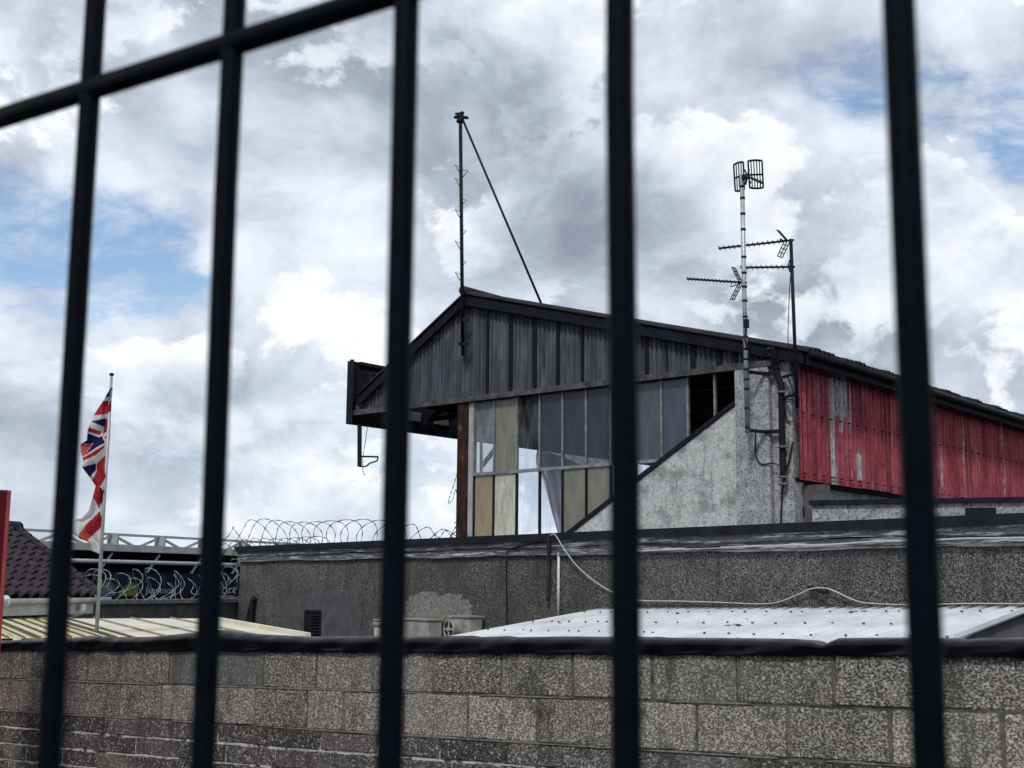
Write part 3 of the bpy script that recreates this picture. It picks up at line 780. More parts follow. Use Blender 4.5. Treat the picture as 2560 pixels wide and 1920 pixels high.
MB().tube(spline([gp(1866, 815, TM), gp(1862, 845, TM - .06), gp(1867, 862, TM - .06), gp(1864, 880, TM)], 5), .012, 6).build('coax_loop', BLACKC, am, True)
yb = gp(1866, 707, TM); ya = gp(1718, 697, TM)
yagi(am, ya, yb, 14, .035); fwd = (ya - yb).normalized(); rb = gp(1852, 707, TM)
reflector(am, rb, fwd, R(62), .26, .05); reflector(am, rb, fwd, R(-60), .26, .05)
MB().tube([gp(1829, 706, TM), gp(1827, 717, TM), gp(1850, 709, TM)], .008, 5).build('dipole', DARKST, am)
# grid aerial: two curved barred panels, a cross bar and a dipole
ga = MB()
def panel(x0, x1, yt0, yt1, yb0, yb1, n, dep):
    tops = []; bots = []
    for i in range(n + 1):
        k = i / n; bow = 4 * k * (1 - k)
        tops.append(gp(x0 + (x1 - x0) * k, yt0 + (yt1 - yt0) * k - 2 * bow, TM - dep + .12 * k))
        bots.append(gp(x0 + 4 + (x1 - x0 - 1) * k, yb0 + (yb1 - yb0) * k + 2 * bow, TM - dep + .12 * k))
        ga.tube([tops[-1], bots[-1]], .0085 if 0 < i < n else .013, 5)
    ga.tube(tops, .015, 6); ga.tube(bots, .015, 6)
panel(1834, 1858, 412, 405, 477, 474, 4, .0); panel(1870, 1905, 403, 402, 469, 469, 5, .05)
ga.tube([gp(1836, 446, TM), gp(1858, 437, TM)], .014, 6); ga.tube([gp(1856, 438, TM - .03), gp(1908, 436, TM - .03)], .014, 6)
ga.tube([gp(1862, 438, TM - .1), gp(1905, 457, TM - .45)], .017, 6)
for a, b2 in (((1862, 424), (1877, 458)), ((1873, 423), (1864, 462)), ((1860, 462), (1870, 440))): ga.tube([gp(*a, TM - .1), gp(*b2, TM - .1)], .012, 5)
for i in range(5): c = gp(1874 + i * 7, 443 + i * 3, TM - .15 - .06 * i); ga.tube([c - ZU * .04, c + ZU * .03], .006, 4)
ga.build('grid_aerial', DARKST, am)
MB().box(gp(1863, 446, TM - .06), a_, b_, ZU, .06, .06, .06).build('clamp', DARKST, am)

TN = -.30
m2b, m2t = gp(1993, 1020, TN), gp(1977, 598, TN)
an = thing('aerial_mast', m2b, 'shorter dark aerial pole with two long yagi aerials, bracketed beside the red cladding', 'aerial')
MB().tube([m2b, m2t], .024, 10).build('pole', DARKST, an, True)
for y in (934, 985):
    c = m2b.lerp(m2t, (1020 - y) / 422.); MB().bar(c, c + a_ * .30 + b_ * .22, .04, .035).build('bracket', DARKST, an)
MB().tube([m2b.lerp(m2t, .04), m2b.lerp(m2t, .2) + a_ * .20 + b_ * .15], .012, 6).build('strut', DARKST, an)
ya, yb = gp(1797, 621, TN), gp(1984, 600, TN); yagi(an, ya, yb, 13, .04); fwd = (ya - yb).normalized(); rb = gp(1968, 602, TN)
reflector(an, rb, fwd, R(50), .22, .04); reflector(an, rb, fwd, R(-62), .24, .07)
MB().tube([gp(1952, 606, TN), gp(1950, 597, TN), gp(1956, 600, TN - .05)], .01, 5).build('dipole', DARKST, an)
ya, yb = gp(1852, 669, TN), gp(1987, 667, TN); yagi(an, ya, yb, 9, .04); fwd = (ya - yb).normalized(); rb = gp(1974, 667, TN)
reflector(an, rb, fwd, R(110), .09, .05); reflector(an, rb, fwd, R(-110), .09, .05)
MB().tube(spline([gp(1978, 672, TN), gp(1974, 720, TN), gp(1971, 800, TN), gp(1970, 850, TN), gp(1974, 880, TN), gp(1976, 930, TN + .1)], 5), .006, 5).build('coax', BLACKC, an, True)

# --- wires on the pillar and cladding
def wire(pts, r, mat, label, cat='cable', name='cable', t=-.11):
    return tag(MB().tube(spline(pts, 6), r, 6).build(name, mat, None, True), label, cat, 'cables fixed to walls')
wire([gp(1889, 1082, -.11), gp(1888, 1115, -.12), gp(1890, 1140, -.11), gp(1903, 1160, -.11), gp(1930, 1158, -.11), gp(1950, 1164, -.11)], .010, BLACKC, 'thin black cable looping down the concrete pillar below the silver aerial pole')
wire([gp(1984, 1000, -.03), gp(1962, 998, -.03), gp(1958, 1004, -.03), gp(1964, 1030, -.03), gp(1967, 1050, -.03), gp(1980, 1057, -.03)], .009, BLACKC, 'black cable curling out of the corner pier beside the downpipe')
wire([gp(1982, 1105, -.04), gp(1973, 1150, -.05), gp(1962, 1190, -.1), gp(1957, 1220, -.05), gp(1954, 1260, -.03), gp(1952, 1330, -.03)], .013, BLACKC, 'black cable running down from the foot of the downpipe')
def rp_(px, py): P = vplane(px, py, C - a_ * .075, b_); return P
wire([rp_(1990, 998), rp_(2060, 1005), rp_(2140, 1014), rp_(2240, 1024), rp_(2400, 1042)], .006, BLACKC, 'thin dark wire stretched across the red cladding')

# --- bracket hanging under the front fascia
hb = thing('hanging_bracket', SP(SFR - .0, .0, zf0), 'black drop bracket hanging under the left end of the stand fascia', 'bracket')
th = .05
MB().bar(gp(899, 1060, th), gp(899, 1166, th), .075, .06).build('drop_post', DARKST, hb)
MB().bar(gp(899, 1141, th), gp(945, 1142, th), .035, .03).build('arm', DARKST, hb)
MB().tube(spline([gp(945, 1142, th), gp(942, 1152, th), gp(925, 1158, th), gp(914, 1166, th), gp(898, 1166, th)], 5), .014, 6).build('scroll', DARKST, hb, True)
MB().tube(spline([gp(920, 1060, th), gp(914, 1100, th), gp(907, 1150, th), gp(908, 1180, th), gp(913, 1188, th)], 5), .006, 5).build('lead', BLACKC, hb, True)

# --- torn sheet hanging inside the windows
def sheet(u, v):
    top_ = V((1343 + 115 * u, 1126 + 40 * u ** 1.5, 0)); botm = V((1398 + 22 * u, 1345, 0))
    k = v; L_ = 1336 if v < .35 else 0
    x = top_.x + (botm.x - top_.x) * k ** 1.15; y = top_.y + (botm.y - top_.y) * k
    x -= 9 * math.sin(min(1, v / .35) * math.pi) * (1 - u)
    t = .55 + .05 * math.sin(u * 19 + v * 2) + .03 * math.sin(u * 41)
    return gp(x, y, t)
tag(MB().grid(sheet, 48, 30).build('torn_sheet', SHEET, None, True, fix=False), 'pale lilac torn plastic sheet hanging behind the clear window panes', 'plastic sheet')

# ------------------------------------------------------------------ low annex behind the flat building (right)
an0 = atY(2030, 1253, 15.0); an1 = atY(2560, 1241, 14.1)
ad = (an1 - an0); ad.z = 0; L_ = ad.length; ad.normalize(); an_ = V((ad.y, -ad.x, 0))
if an_.y > 0: an_ = -an_
zA = (an0.z + an1.z) / 2
ax = thing('annex', (an0.x, an0.y, LOW), 'low stained grey annex in front of the red cladding, above the flat roof', 'building')
MB().box(V((an0.x, an0.y, LOW)), ad, -an_, ZU, L_ + 3, 1.1, zA - LOW - .05).build('wall', CONCD, ax)
MB().box(V((an0.x, an0.y, zA - .05)) - ad * .03 + an_ * .05, ad, -an_, ZU, L_ + 3, 1.2, .05).build('coping', DARKST, ax)
p0 = atY(2415, 1300, 14.3); MB().box(V((p0.x, p0.y, p0.z - .2)) + an_ * .1, ad, -an_, ZU, .32, .14, .33).build('dark_box', DARKST, ax)
ww = gp(2001, 1280, -.0)
dk = thing('link_wall', SP(-.35, .35, LOW), 'narrow dark rendered link wall with a small square opening beside the pillar', 'wall')
zl = tz(2000, 1212)[1]
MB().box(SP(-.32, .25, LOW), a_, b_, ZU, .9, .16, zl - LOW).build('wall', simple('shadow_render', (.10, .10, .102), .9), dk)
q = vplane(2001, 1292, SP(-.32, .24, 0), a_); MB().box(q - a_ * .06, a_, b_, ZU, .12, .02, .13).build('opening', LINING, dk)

# ------------------------------------------------------------------ pebbledashed flat-roofed building
W2 = atY(1985, 1302, 12.0); zW = 1.65 + .59
w2d = V((math.sin(R(-36)), math.cos(R(-36)), 0)); w2n = V((-w2d.y, w2d.x, 0))
if w2n.y > 0: w2n = -w2n
W2.z = 0
def wp(px, py, off=0.0): return vplane(px, py, W2 + w2n * off, w2d)
def w2s(P): return (P - W2).dot(w2d)
sL = w2s(wp(601, 1400)); sRr = -9.0
fb = thing('flat_building', W2 + w2d * 3 + ZU * LOW, 'long low pebbledashed building with flat roof and peeling dark fascia below the stand', 'building')
def W2P(s, off, z): return W2 + w2d * s + w2n * off + ZU * z
zf = zW - .24
MB().box(W2P(sRr, -.3, LOW), w2d, w2n, ZU, sL - sRr, .3, zf - LOW + .02).build('wall', PEB, fb)
MB().box(W2P(sL - .3, -9, LOW), w2d, w2n, ZU, .3, 8.698, zf - LOW).build('end_wall', PEB, fb)
MB().box(W2P(sRr, -3, zW - .10), w2d, w2n, ZU, sL - sRr + .04, 3.09, .09).build('roof_edge', simple('bitumen_edge', (.012, .014, .020), .75, .5, 4), fb)
# fascia: two lapped boards, uv for horizontally streaked peeling paint
def strip(z0, z1, off0, off1, nm, mt_, nseg=90):
    mb_ = MB(); uv = []
    for i in range(nseg + 1):
        s = sRr + (sL - sRr + .02) * i / nseg; w = .008 * math.sin(s * 2.1 + z0 * 50) + .004 * math.sin(s * 7)
        mb_.v += [W2P(s, off0, z0 + w), W2P(s, off1, z1), W2P(s, -.02, z1), W2P(s, -.02, z0 + w)]
    mb_.f = [(4 * i + a, 4 * i + b2, 4 * i + 4 + b2, 4 * i + 4 + a) for i in range(nseg) for a, b2 in ((0, 1), (1, 2), (2, 3), (3, 0))] + [(0, 1, 2, 3), tuple(4 * nseg + k for k in (3, 2, 1, 0))]
    o = mb_.build(nm, mt_, fb)
    ul = o.data.uv_layers.new(name='UVMap')
    for lp in o.data.loops:
        p = o.data.vertices[lp.vertex_index].co; ul.data[lp.index].uv = (p.dot(w2d) , p.z + 3 * z0)
    return o
strip(zW - .165, zW - .10, .055, .06, 'fascia_board', FASC); strip(zW - .25, zW - .168, .03, .036, 'fascia_board', FASC)
strip(zW - .262, zW - .243, .045, .045, 'fascia_trim', simple('trim_grey', (.28, .285, .30), .7, .6, 3, c2=(.05, .05, .055)))
def patch(pts, off, nm, mt_):
    ps = []
    for i in range(len(pts)):
        p, q = V(pts[i] + (0,)), V(pts[(i + 1) % len(pts)] + (0,))
        for k in range(6):
            r_ = p.lerp(q, k / 6); ps.append(wp(r_.x + random.uniform(-9, 9), r_.y + random.uniform(-8, 8)))
    MB().prism([p + w2n * .001 for p in ps], w2n * off).build(nm, mt_, fb)
patch([(704, 1482), (780, 1480), (903, 1477), (905, 1540), (905, 1640), (705, 1640)], .006, 'render_patch', RENDD)
patch([(1010, 1500), (1060, 1486), (1140, 1490), (1178, 1500), (1182, 1560), (1185, 1640), (1010, 1640)], .007, 'render_patch', RENDL)
# louvred vent
v0, v1 = wp(804, 1528), wp(762, 1640)
sv0, sv1 = w2s(v0), w2s(v1); vz1 = v0.z; vz0 = v1.z
vt = MB().box(W2P(sv0, .002, vz0), w2d, w2n, ZU, sv1 - sv0, .012, vz1 - vz0).build('vent', LINING, fb)
vs = MB()
for k in range(12): vs.box(W2P(sv0 + .03, .014, vz1 - .06 - k * .045), w2d, (w2n + ZU * -.5).normalized(), ZU, (sv1 - sv0) * .5, .03, .006)
vs.bar(W2P(sv0, .016, vz1), W2P(sv1, .016, vz1), .03); vs.bar(W2P(sv1, .016, vz1), W2P(sv1, .016, vz0), .03); vs.bar(W2P(sv0, .016, vz1), W2P(sv0, .016, vz0), .03)
vs.build('louvre_slats', DARKST, vt)
tag(MB().tube(spline([wp(636, 1496, .05), wp(632, 1503, .06), wp(630, 1520, .07), wp(627, 1570, .07), wp(627, 1660, .07)], 5), .05, 10).build('waste_pipe', BLACKC, None, True), 'short thick black waste pipe at the left end of the pebbledashed wall', 'pipe')
tag(MB().tube(spline([wp(630, 1500, .03), wp(620, 1530, .03), wp(615, 1575, .03), wp(612, 1650, .03)], 5), .012, 6).build('cable', BLACKC, None, True), 'thin black cable dropping beside the thick waste pipe', 'cable', 'cables fixed to walls')
# air conditioners and flue
def unit(px0, px1, pyt, dep, label, fan):
    s0, s1 = w2s(wp(px1, pyt, dep)), w2s(wp(px0, pyt, dep)); zt = wp((px0 + px1) / 2, pyt, dep).z; zb = zt - .62
    u = thing('air_conditioner', W2P((s0 + s1) / 2, .05, zb), label, 'air conditioner')
    MB().box(W2P(s0, .05, zb), w2d, w2n, ZU, s1 - s0, dep, zt - zb).build('casing', CREAMB, u, bevel=.015)
    MB().box(W2P(s0 - .015, .04, zt), w2d, w2n, ZU, s1 - s0 + .03, dep + .03, .02).build('lid', CREAMB, u)
    for ss in (s0 + .04, s1 - .08): MB().box(W2P(ss, .0, zb - .05), w2d, w2n, ZU, .04, dep + .05, .045).build('bracket', DARKST, u)
    if fan:
        fo = dep + .16; c = wp(1122, 1573, fo); fr = MB(); n = 24; rr = .108
        ring = lambda r, o: [c + w2n * o + (w2d * math.cos(2 * math.pi * k / n) + ZU * math.sin(2 * math.pi * k / n)) * r for k in range(n)]
        MB().prism(ring(rr, -fo + .02), w2n * (fo - .03)).build('duct', CREAMB, u)
        MB().prism(ring(rr - .008, -.012), w2n * .008).build('fan_opening', BLACKC, u)
        rg = ring(rr, .0); fr.tube(rg + [rg[0]], .012, 6); fr.bar(c - w2d * rr, c + w2d * rr, .022); fr.bar(c + w2n * .001 - ZU * rr, c + w2n * .001 + ZU * rr, .022)
        fr.tube([c, c + w2n * .02], .028, 10); fr.build('fan_guard', CREAMB, u)
    return u
unit(1008, 1078, 1550, .22, 'cream air conditioning casing without a visible fan, beside the round flue', False)
unit(1134, 1182, 1543, .20, 'cream air conditioning unit with a round cross guarded fan', True)
c = wp(943, 1600, .22)
fl = MB(); zt = wp(943, 1548, .22).z
for z0, z1, r0, r1 in ((c.z - .4, zt - .10, .045, .045), (zt - .10, zt - .06, .045, .085), (zt - .06, zt - .03, .085, .05), (zt - .03, zt, .06, .06)):
    fl.tube([V((c.x, c.y, z0)), V((c.x, c.y, z1))], [r0, r1], 14)
tag(fl.build('flue_pipe', CREAMB, None, True), 'short cream flue pipe with a flared collar left of the air conditioners', 'flue')
# pipes and cables on this wall
tag(MB().tube([wp(1397, 1382, .03), wp(1396, 1550, .03)], .016, 8).build('conduit', WHITEP, None, True), 'straight thin white conduit pipe on the pebbledashed wall', 'pipe')
tag(MB().tube(spline([wp(1377, 1338, .08), wp(1373, 1350, .08), wp(1372, 1400, .05), wp(1371, 1450, .06), wp(1369, 1502, .06)], 5), .024, 8).build('hose', simple('grey_hose', (.03, .03, .034), .6, .4, 4), None, True), 'thick dark hose hanging from the fascia beside the white conduit', 'hose')
wire([wp(1372, 1350, .07), wp(1376, 1340, .09), wp(1382, 1336, .10), wp(1390, 1340, .10), wp(1410, 1372, .10), wp(1440, 1412, .06), wp(1480, 1448, .05), wp(1530, 1480, .04), wp(1590, 1500, .04), wp(1700, 1503, .03), wp(1800, 1506, .03), wp(1900, 1510, .03), wp(1950, 1504, .04), wp(2000, 1484, .05), wp(2028, 1472, .06), wp(2060, 1470, .06), wp(2085, 1477, .05), wp(2130, 1498, .04), wp(2170, 1508, .03), wp(2280, 1512, .03), wp(2420, 1509, .03), wp(2560, 1510, .03), wp(2800, 1512, .03)], .0065, WHITEC, 'long white cable sagging from the fascia and running along above the white roof')
wire([wp(1372, 1352, .075), wp(1330, 1358, .075), wp(1290, 1368, .07), wp(1270, 1378, .06), wp(1266, 1400, .03), wp(1266, 1470, .02), wp(1267, 1570, .02)], .009, BLACKC, 'thin black cable dropping from the fascia down the pebbledashed wall')
wire([wp(1590, 1378, .06), wp(1680, 1374, .06), wp(1760, 1371, .06), wp(1850, 1367, .06), wp(1930, 1364, .06), wp(1990, 1363, .06), wp(2080, 1361, .06), wp(2180, 1354, .06), wp(2250, 1352, .06), wp(2330, 1350, .06), wp(2420, 1346, .06), wp(2560, 1344, .06), wp(2900, 1330, .06)], .0085, WHITEC, 'white cable clipped along the lower edge of the dark fascia')
wire([wp(1540, 1366, .07), wp(1640, 1362, .07), wp(1720, 1368, .07), wp(1800, 1366, .07)], .006, BLACKC, 'thin black cable sagging across the fascia under the raking wall')
o = MB().tube(spline([wp(2024, 1468, .02), wp(2040, 1473, .05), wp(2062, 1481, .06), wp(2066, 1476, .03)], 4), .018, 6).build('cable_hook', DARKST, None, True)
tag(o, 'small dark hook holding the white cable on the pebbledashed wall', 'hook')

# ------------------------------------------------------------------ white corrugated lean-to roof
ZL = 1.65 - .215
def lp(s, d): return W2P(s, d, 1.65 - .195 - .024 * s - .135 * d)
sl0 = w2s(wp(1508, 1520)); sl1 = -6.5
lt = thing('lean_to', W2P(1, 1, LOW), 'lean-to shed with a white corrugated roof bolted in rows', 'shed')
lr = MB(); pit = .146; n = int((sl0 - sl1) / pit * 6); nd = 12; DD = 2.25
for i in range(n + 1):
    s = sl1 + (sl0 - sl1) * i / n
    for j in range(nd + 1):
        d = .02 + DD * j / nd; P = lp(s, d); P.z += .017 * math.sin(2 * math.pi * s / pit); lr.v.append(P)
m = nd + 1; lr.f = [(i * m + j, (i + 1) * m + j, (i + 1) * m + j + 1, i * m + j + 1) for i in range(n) for j in range(nd)]
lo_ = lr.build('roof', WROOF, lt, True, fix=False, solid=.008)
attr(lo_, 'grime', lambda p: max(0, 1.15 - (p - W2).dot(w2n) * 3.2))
bz = MB()
for dd in (.38, 1.05, 1.62):
    k = 0
    s = sl0 - .12
    while s > sl1:
        if random.random() < .93:
            P = lp(s + random.uniform(-.015, .015), dd + random.uniform(-.02, .02)) + ZU * .013
            bz.tube([P, P + ZU * .012], [.013, .008], 6)
        s -= .146 * 2 if random.random() < .8 else .146
bo = bz.build('roof_bolts', simple('rusty_bolt', (.09, .075, .065), .8, .4, 9), lt); bo['kind'] = 'stuff'
lf = MB()                                      # leaves and scraps lying on the sheets
for s, d in ((-.35, 1.25), (-.42, 1.2), (-.5, 1.27), (1.0, .55), (1.06, .5), (-1.0, .45), (-1.12, .42), (.4, 1.7), (2.0, 1.2)):
    P = lp(s, d) + ZU * .02; x = V((random.uniform(-1, 1), random.uniform(-1, 1), 0)).normalized()
    lf.add([P - x * .035, P + V((-x.y, x.x, .4)) * .018, P + x * .05 + ZU * .006, P - V((-x.y, x.x, 0)) * .015], [(0, 1, 2, 3)])
tag(lf.build('leaf_litter', simple('dead_leaf', (.05, .045, .035), .9), None, fix=False, solid=.003), 'dead leaves scattered on the white corrugated roof', 'leaves', kind='stuff')
MB().box(W2P(sl1, DD - .25, LOW), w2d, w2n, ZU, sl0 - sl1 - .1, .12, 1.65 - .195 - .024 * sl0 - .135 * DD - LOW - .03).build('front_wall', RENDER, lt)
MB().prism([W2P(sl0 - .12, .0, LOW), W2P(sl0 - .12, DD - .13, LOW), W2P(sl0 - .12, DD - .13, 1.65 - .195 - .024 * sl0 - .135 * (DD - .13) - .03), W2P(sl0 - .12, 0, 1.65 - .195 - .024 * sl0 - .03)], w2d * .1).build('side_wall', RENDER, lt)
# grey gable of the next shed at the right edge
r0 = vplane(2462, 1594, W2 + w2n * 1.9, w2d); r1 = vplane(2600, 1541, W2 + w2n * 1.9, w2d)
ng = thing('grey_shed', V((r1.x, r1.y, LOW)), 'dark grey shed gable cutting across the right end of the white roof', 'shed')
sa, sb = w2s(r0), w2s(r1)
mg = (r1.z - r0.z) / (sb - sa); sc_ = sb - 1.6
MB().prism([W2P(sa, 1.9, LOW), W2P(sc_, 1.9, LOW), W2P(sc_, 1.9, r0.z + mg * (sc_ - sa)), W2P(sa, 1.9, r0.z)], w2n * .2).build('gable_wall', RENDER, ng)
MB().prism([W2P(sa + .05, 1.85, r0.z - .01), W2P(sc_, 1.85, r0.z + mg * (sc_ - sa) + .005), W2P(sc_, 1.85, r0.z + mg * (sc_ - sa) + .03), W2P(sa + .05, 1.85, r0.z + .02)], w2n * .3).build('verge', WROOF, ng)

# ------------------------------------------------------------------ razor wire coils
def coil(axis, rad, turns_per_m, label, lean=0, mat=None):
    pts = []; rs = []
    L = sum((axis[i + 1] - axis[i]).length for i in range(len(axis) - 1))
    sp = spline(axis, 12); d = [0]
    for i in range(len(sp) - 1): d.append(d[-1] + (sp[i + 1] - sp[i]).length)
    tot = d[-1]; N = int(tot * turns_per_m * 34)
    j = 0
    for i in range(N + 1):
        x = tot * i / N
        while j < len(d) - 2 and d[j + 1] < x: j += 1
        k = (x - d[j]) / max(1e-6, d[j + 1] - d[j]); c = sp[j].lerp(sp[j + 1], min(1, k)); dr = (sp[j + 1] - sp[j]); dr.z = 0; dr.normalize()
        side = V((dr.y, -dr.x, 0)); u = x / tot; r = rad(u) * (1 + .10 * math.sin(i * .021 + 1) + .05 * math.sin(i * .013))
        a = 2 * math.pi * x * turns_per_m + .5 * math.sin(x * 2.3)
        pts.append(c + side * (r * math.cos(a) * .9) + ZU * (r * math.sin(a)) + dr * (.09 * math.sin(a * 2 + x)))
        rs.append(.0085 if i % 3 == 0 else .0042)
    return tag(MB().tube(pts, rs, 5).build('razor_wire', mat or simple('razor_steel', (.035, .035, .038), .5, .3, 9, .4), None, False, fix=False), label, 'razor wire', 'razor wire coils')
def wr(px, back, z): P = wp(px, 1350, -back); return V((P.x, P.y, z))
zc = zW - .02
coil([wr(570, .05, zc - .02), wr(640, .35, zc + .14), wr(740, .4, zc + .12), wr(880, .5, zc + .10), wr(1000, .55, zc + .05), wr(1080, .6, zc - .02), wr(1160, .6, zc - .08)], lambda u: .33 - .10 * u, 2.3, 'long coil of dark razor wire along the roof edge of the pebbledashed building')
coil([wr(556, .3, zc - .12), wr(640, .5, zc - .02), wr(720, .6, zc - .02), wr(800, .7, zc - .02)], lambda u: .2 - .02 * u, 3.1, 'lower inner coil of dark razor wire at the left end of the roof edge')
coil([wr(1080, .7, zc - .06), wr(1120, .7, zc + .02), wr(1150, .7, zc + .08)], lambda u: .14, 3.0, 'short straggling razor wire loops beside the rusty column')
tag(MB().tube(spline([gp(1150, 1140, -.1), gp(1141, 1190, -.12), gp(1125, 1240, -.14), gp(1121, 1258, -.12), gp(1131, 1250, -.1), gp(1140, 1225, -.1), gp(1146, 1290, -.08), gp(1135, 1310, -.1)], 10), [.009 if i % 3 == 0 else .004 for i in range(71)], 5).build('barbed_strand', DARKST, None), 'loose barbed strand dangling from the rusty column', 'wire')
# ------------------------------------------------------------------ rendered wall at the left, with its coil
lw0, lw1 = atY(215, 1500, 19.0), atY(640, 1500, 22.6)
ld = lw1 - lw0; ld.z = 0; LL = ld.length; ld.normalize(); ln = V((ld.y, -ld.x, 0))
zlw = (lw0.z + lw1.z) / 2
rw = thing('rendered_wall', (lw0.x, lw0.y, LOW), 'low dark grey rendered wall under the razor wire between house and flat building', 'wall')
MB().box(V((lw0.x, lw0.y, LOW)) - ld * .5, ld, -ln, ZU, LL + .6, .25, zlw - LOW - .05).build('wall', RENDER, rw)
MB().box(V((lw0.x, lw0.y, zlw - .05)) - ld * .5 + ln * .04, ld, -ln, ZU, LL + .6, .33, .06).build('coping', simple('mossy_coping', (.16, .16, .15), .95, .4, 6), rw)
for x in (300, 420, 515):
    P = vplane(x, 1500, lw0, ld); MB().bar(V((P.x, P.y, zlw)) - ln * .1, V((P.x, P.y, zlw + .4)) - ln * .1, .02).build('wire_stake', DARKST, rw)
def lwp(px, dz, back=.12): P = vplane(px, 1500, lw0, ld); return V((P.x, P.y, zlw + dz)) - ln * back
RZL = simple('bright_razor_steel', (.27, .28, .30), .45, .2, 9, .2)
coil([lwp(235, .18), lwp(330, .20), lwp(430, .22), lwp(520, .20), lwp(610, .26)], lambda u: .23 + .04 * math.sin(u * 23), 1.7, 'coil of pale razor wire along the top of the rendered wall', mat=RZL)
coil([lwp(240, .14, .2), lwp(330, .17, .16), lwp(430, .12, .22), lwp(520, .2, .16), lwp(600, .15, .2)], lambda u: .17 + .05 * math.sin(u * 31 + 1), 2.3, 'smaller tangled coil of pale razor wire low on the rendered wall', mat=RZL)
coil([lwp(235, .2, .05), lwp(300, .26, .1), lwp(360, .2, .06), lwp(450, .25, .1), lwp(530, .22, .05), lwp(600, .25, .1)], lambda u: .20 + .07 * math.sin(u * 17 + 2), 1.2, 'front tangle of pale razor wire looping over the coping of the rendered wall', mat=RZL)
coil([lwp(560, .25), lwp(590, .42), lwp(612, .6)], lambda u: .14, 4.0, 'tangle of pale razor wire climbing to the flat building corner', mat=RZL)

# ------------------------------------------------------------------ tiled house at the left
he0, he1 = atY(-60, 1500, 12.6), atY(262, 1500, 14.6)
hd_ = he1 - he0; hd_.z = 0; HL = hd_.length; hd_.normalize(); hn = V((hd_.y, -hd_.x, 0))
zE = (he0.z + he1.z) / 2
hs_ = thing('tiled_house', (he0.x, he0.y, LOW), 'house with dark brown tiled roof and white gutter at the left', 'house')
# roof plane rises away from us; right edge (verge) found where the photo shows it
pitch = R(33)
def hp(u, k): return V((he0.x, he0.y, zE + .03)) + hd_ * u - hn * (k * math.cos(pitch)) + ZU * (k * math.sin(pitch))
nrm = hd_.cross(-hn * math.cos(pitch) + ZU * math.sin(pitch)).normalized()
def on_roof(px, py):
    d = ray(px, py); P0 = hp(0, 0); P = EYE + d * (nrm.dot(P0 - EYE) / nrm.dot(d)); q = P - P0
    return q.dot(hd_), q.dot(-hn * math.cos(pitch) + ZU * math.sin(pitch))
u0, k0 = on_roof(250, 1492); u1, k1 = on_roof(50, 1334)
rows = []; gauge = .125
tl = MB(); k = 0; nr = int(k1 / gauge)
for r_ in range(nr + 1):
    ka = r_ * gauge; kb = ka + gauge + .03
    ue = u0 + (u1 - u0) * (ka - k0) / (k1 - k0)
    us = -7.0; nseg = int((ue - us) / .03)
    for i in range(nseg + 1):
        u = us + (ue - us) * i / nseg
        ph = (u / .17) % 1; h = .022 * math.sin(2 * math.pi * ph) + (.02 if ph < .5 else 0)
        up3 = (hd_.cross(-hn * math.cos(pitch) + ZU * math.sin(pitch))).normalized()
        if up3.z < 0: up3 = -up3
        a = hp(u, ka) + up3 * (h + .05); b2 = hp(u, kb) + up3 * (h + .012); c2 = hp(u, ka) + up3 * (h + .01)
        tl.v += [c2, a, b2]
    base = len(tl.v) - 3 * (nseg + 1)
    for i in range(nseg):
        q = base + 3 * i; tl.f += [(q, q + 3, q + 4, q + 1), (q + 1, q + 4, q + 5, q + 2)]
tl.build('tiled_roof', TILE, hs_, False, fix=False)
# ridge tiles and verge
MB().tube([hp(u1 - 6, k1 + .05) + ZU * .04, hp(u1 + .02, k1 + .05) + ZU * .04], .075, 10).build('ridge_tiles', TILE, hs_, True)
vg = MB()
for i in range(nr + 1):
    ka = i * gauge; ue = u0 + (u1 - u0) * (ka - k0) / (k1 - k0)
    vg.bar(hp(ue - .05, ka) + ZU * .06, hp(ue - .05 + (u1 - u0) / (k1 - k0) * gauge, ka + gauge + .03) + ZU * .05, .13, .05)
vg.build('hip_tiles', TILE, hs_)
# back slope so that the roof has a body
MB().prism([hp(-7, 0) - ZU * .02, hp(u0 - .05, 0) - ZU * .02, hp(u1 - .05, k1) - ZU * .03, hp(-7, k1) - ZU * .03], -ZU * .05).build('roof_deck', LINING, hs_)
MB().prism([hp(-7, k1) - ZU * .03, hp(u1 - .1, k1) - ZU * .03, hp(u0 - .1, 0) - hn * (2 * k1 * math.cos(pitch)) , hp(-7, 0) - hn * (2 * k1 * math.cos(pitch))], -ZU * .05).build('roof_back', TILE, hs_)
MB().box(V((he0.x, he0.y, LOW)) - hd_ * 7 - hn * .3, hd_, -hn, ZU, HL + 7 - .15, 5, zE - LOW - .25).build('wall', RENDER, hs_)
MB().box(V((he0.x, he0.y, zE - .155)) - hd_ * 7 - hn * .04, hd_, -hn, ZU, HL + 7 - .15, .05, .13).build('fascia', WHITEP, hs_)
MB().box(V((he0.x, he0.y, zE - .155)) - hd_ * 7 - hn * .09, hd_, -hn, ZU, HL + 7 - .15, .22, .03).build('soffit', WHITEP, hs_)
gtr = MB()
q0 = V((he0.x, he0.y, zE - .01)) - hd_ * 7 + hn * .03
sec = [(.055 * math.cos(a), -.055 * math.sin(a)) for a in [math.pi * k / 8 for k in range(9)]]
HLg = HL + 7
for L in (0, HLg): gtr.v += [q0 + hd_ * L + hn * x + ZU * (z_ + .03) for x, z_ in sec]
gtr.f = [(i, i + 1, 9 + i + 1, 9 + i) for i in range(8)] + [tuple(range(9, 18))]
gtr.build('gutter', WHITEP, hs_, True, fix=False, solid=.004)
jn = MB()
for L in (HLg - .75, HLg - 1.7): jn.tube([q0 + hd_ * (L - .03) - ZU * .02 + ZU * .025, q0 + hd_ * L - ZU * .02 + ZU * .025], .062, 12)
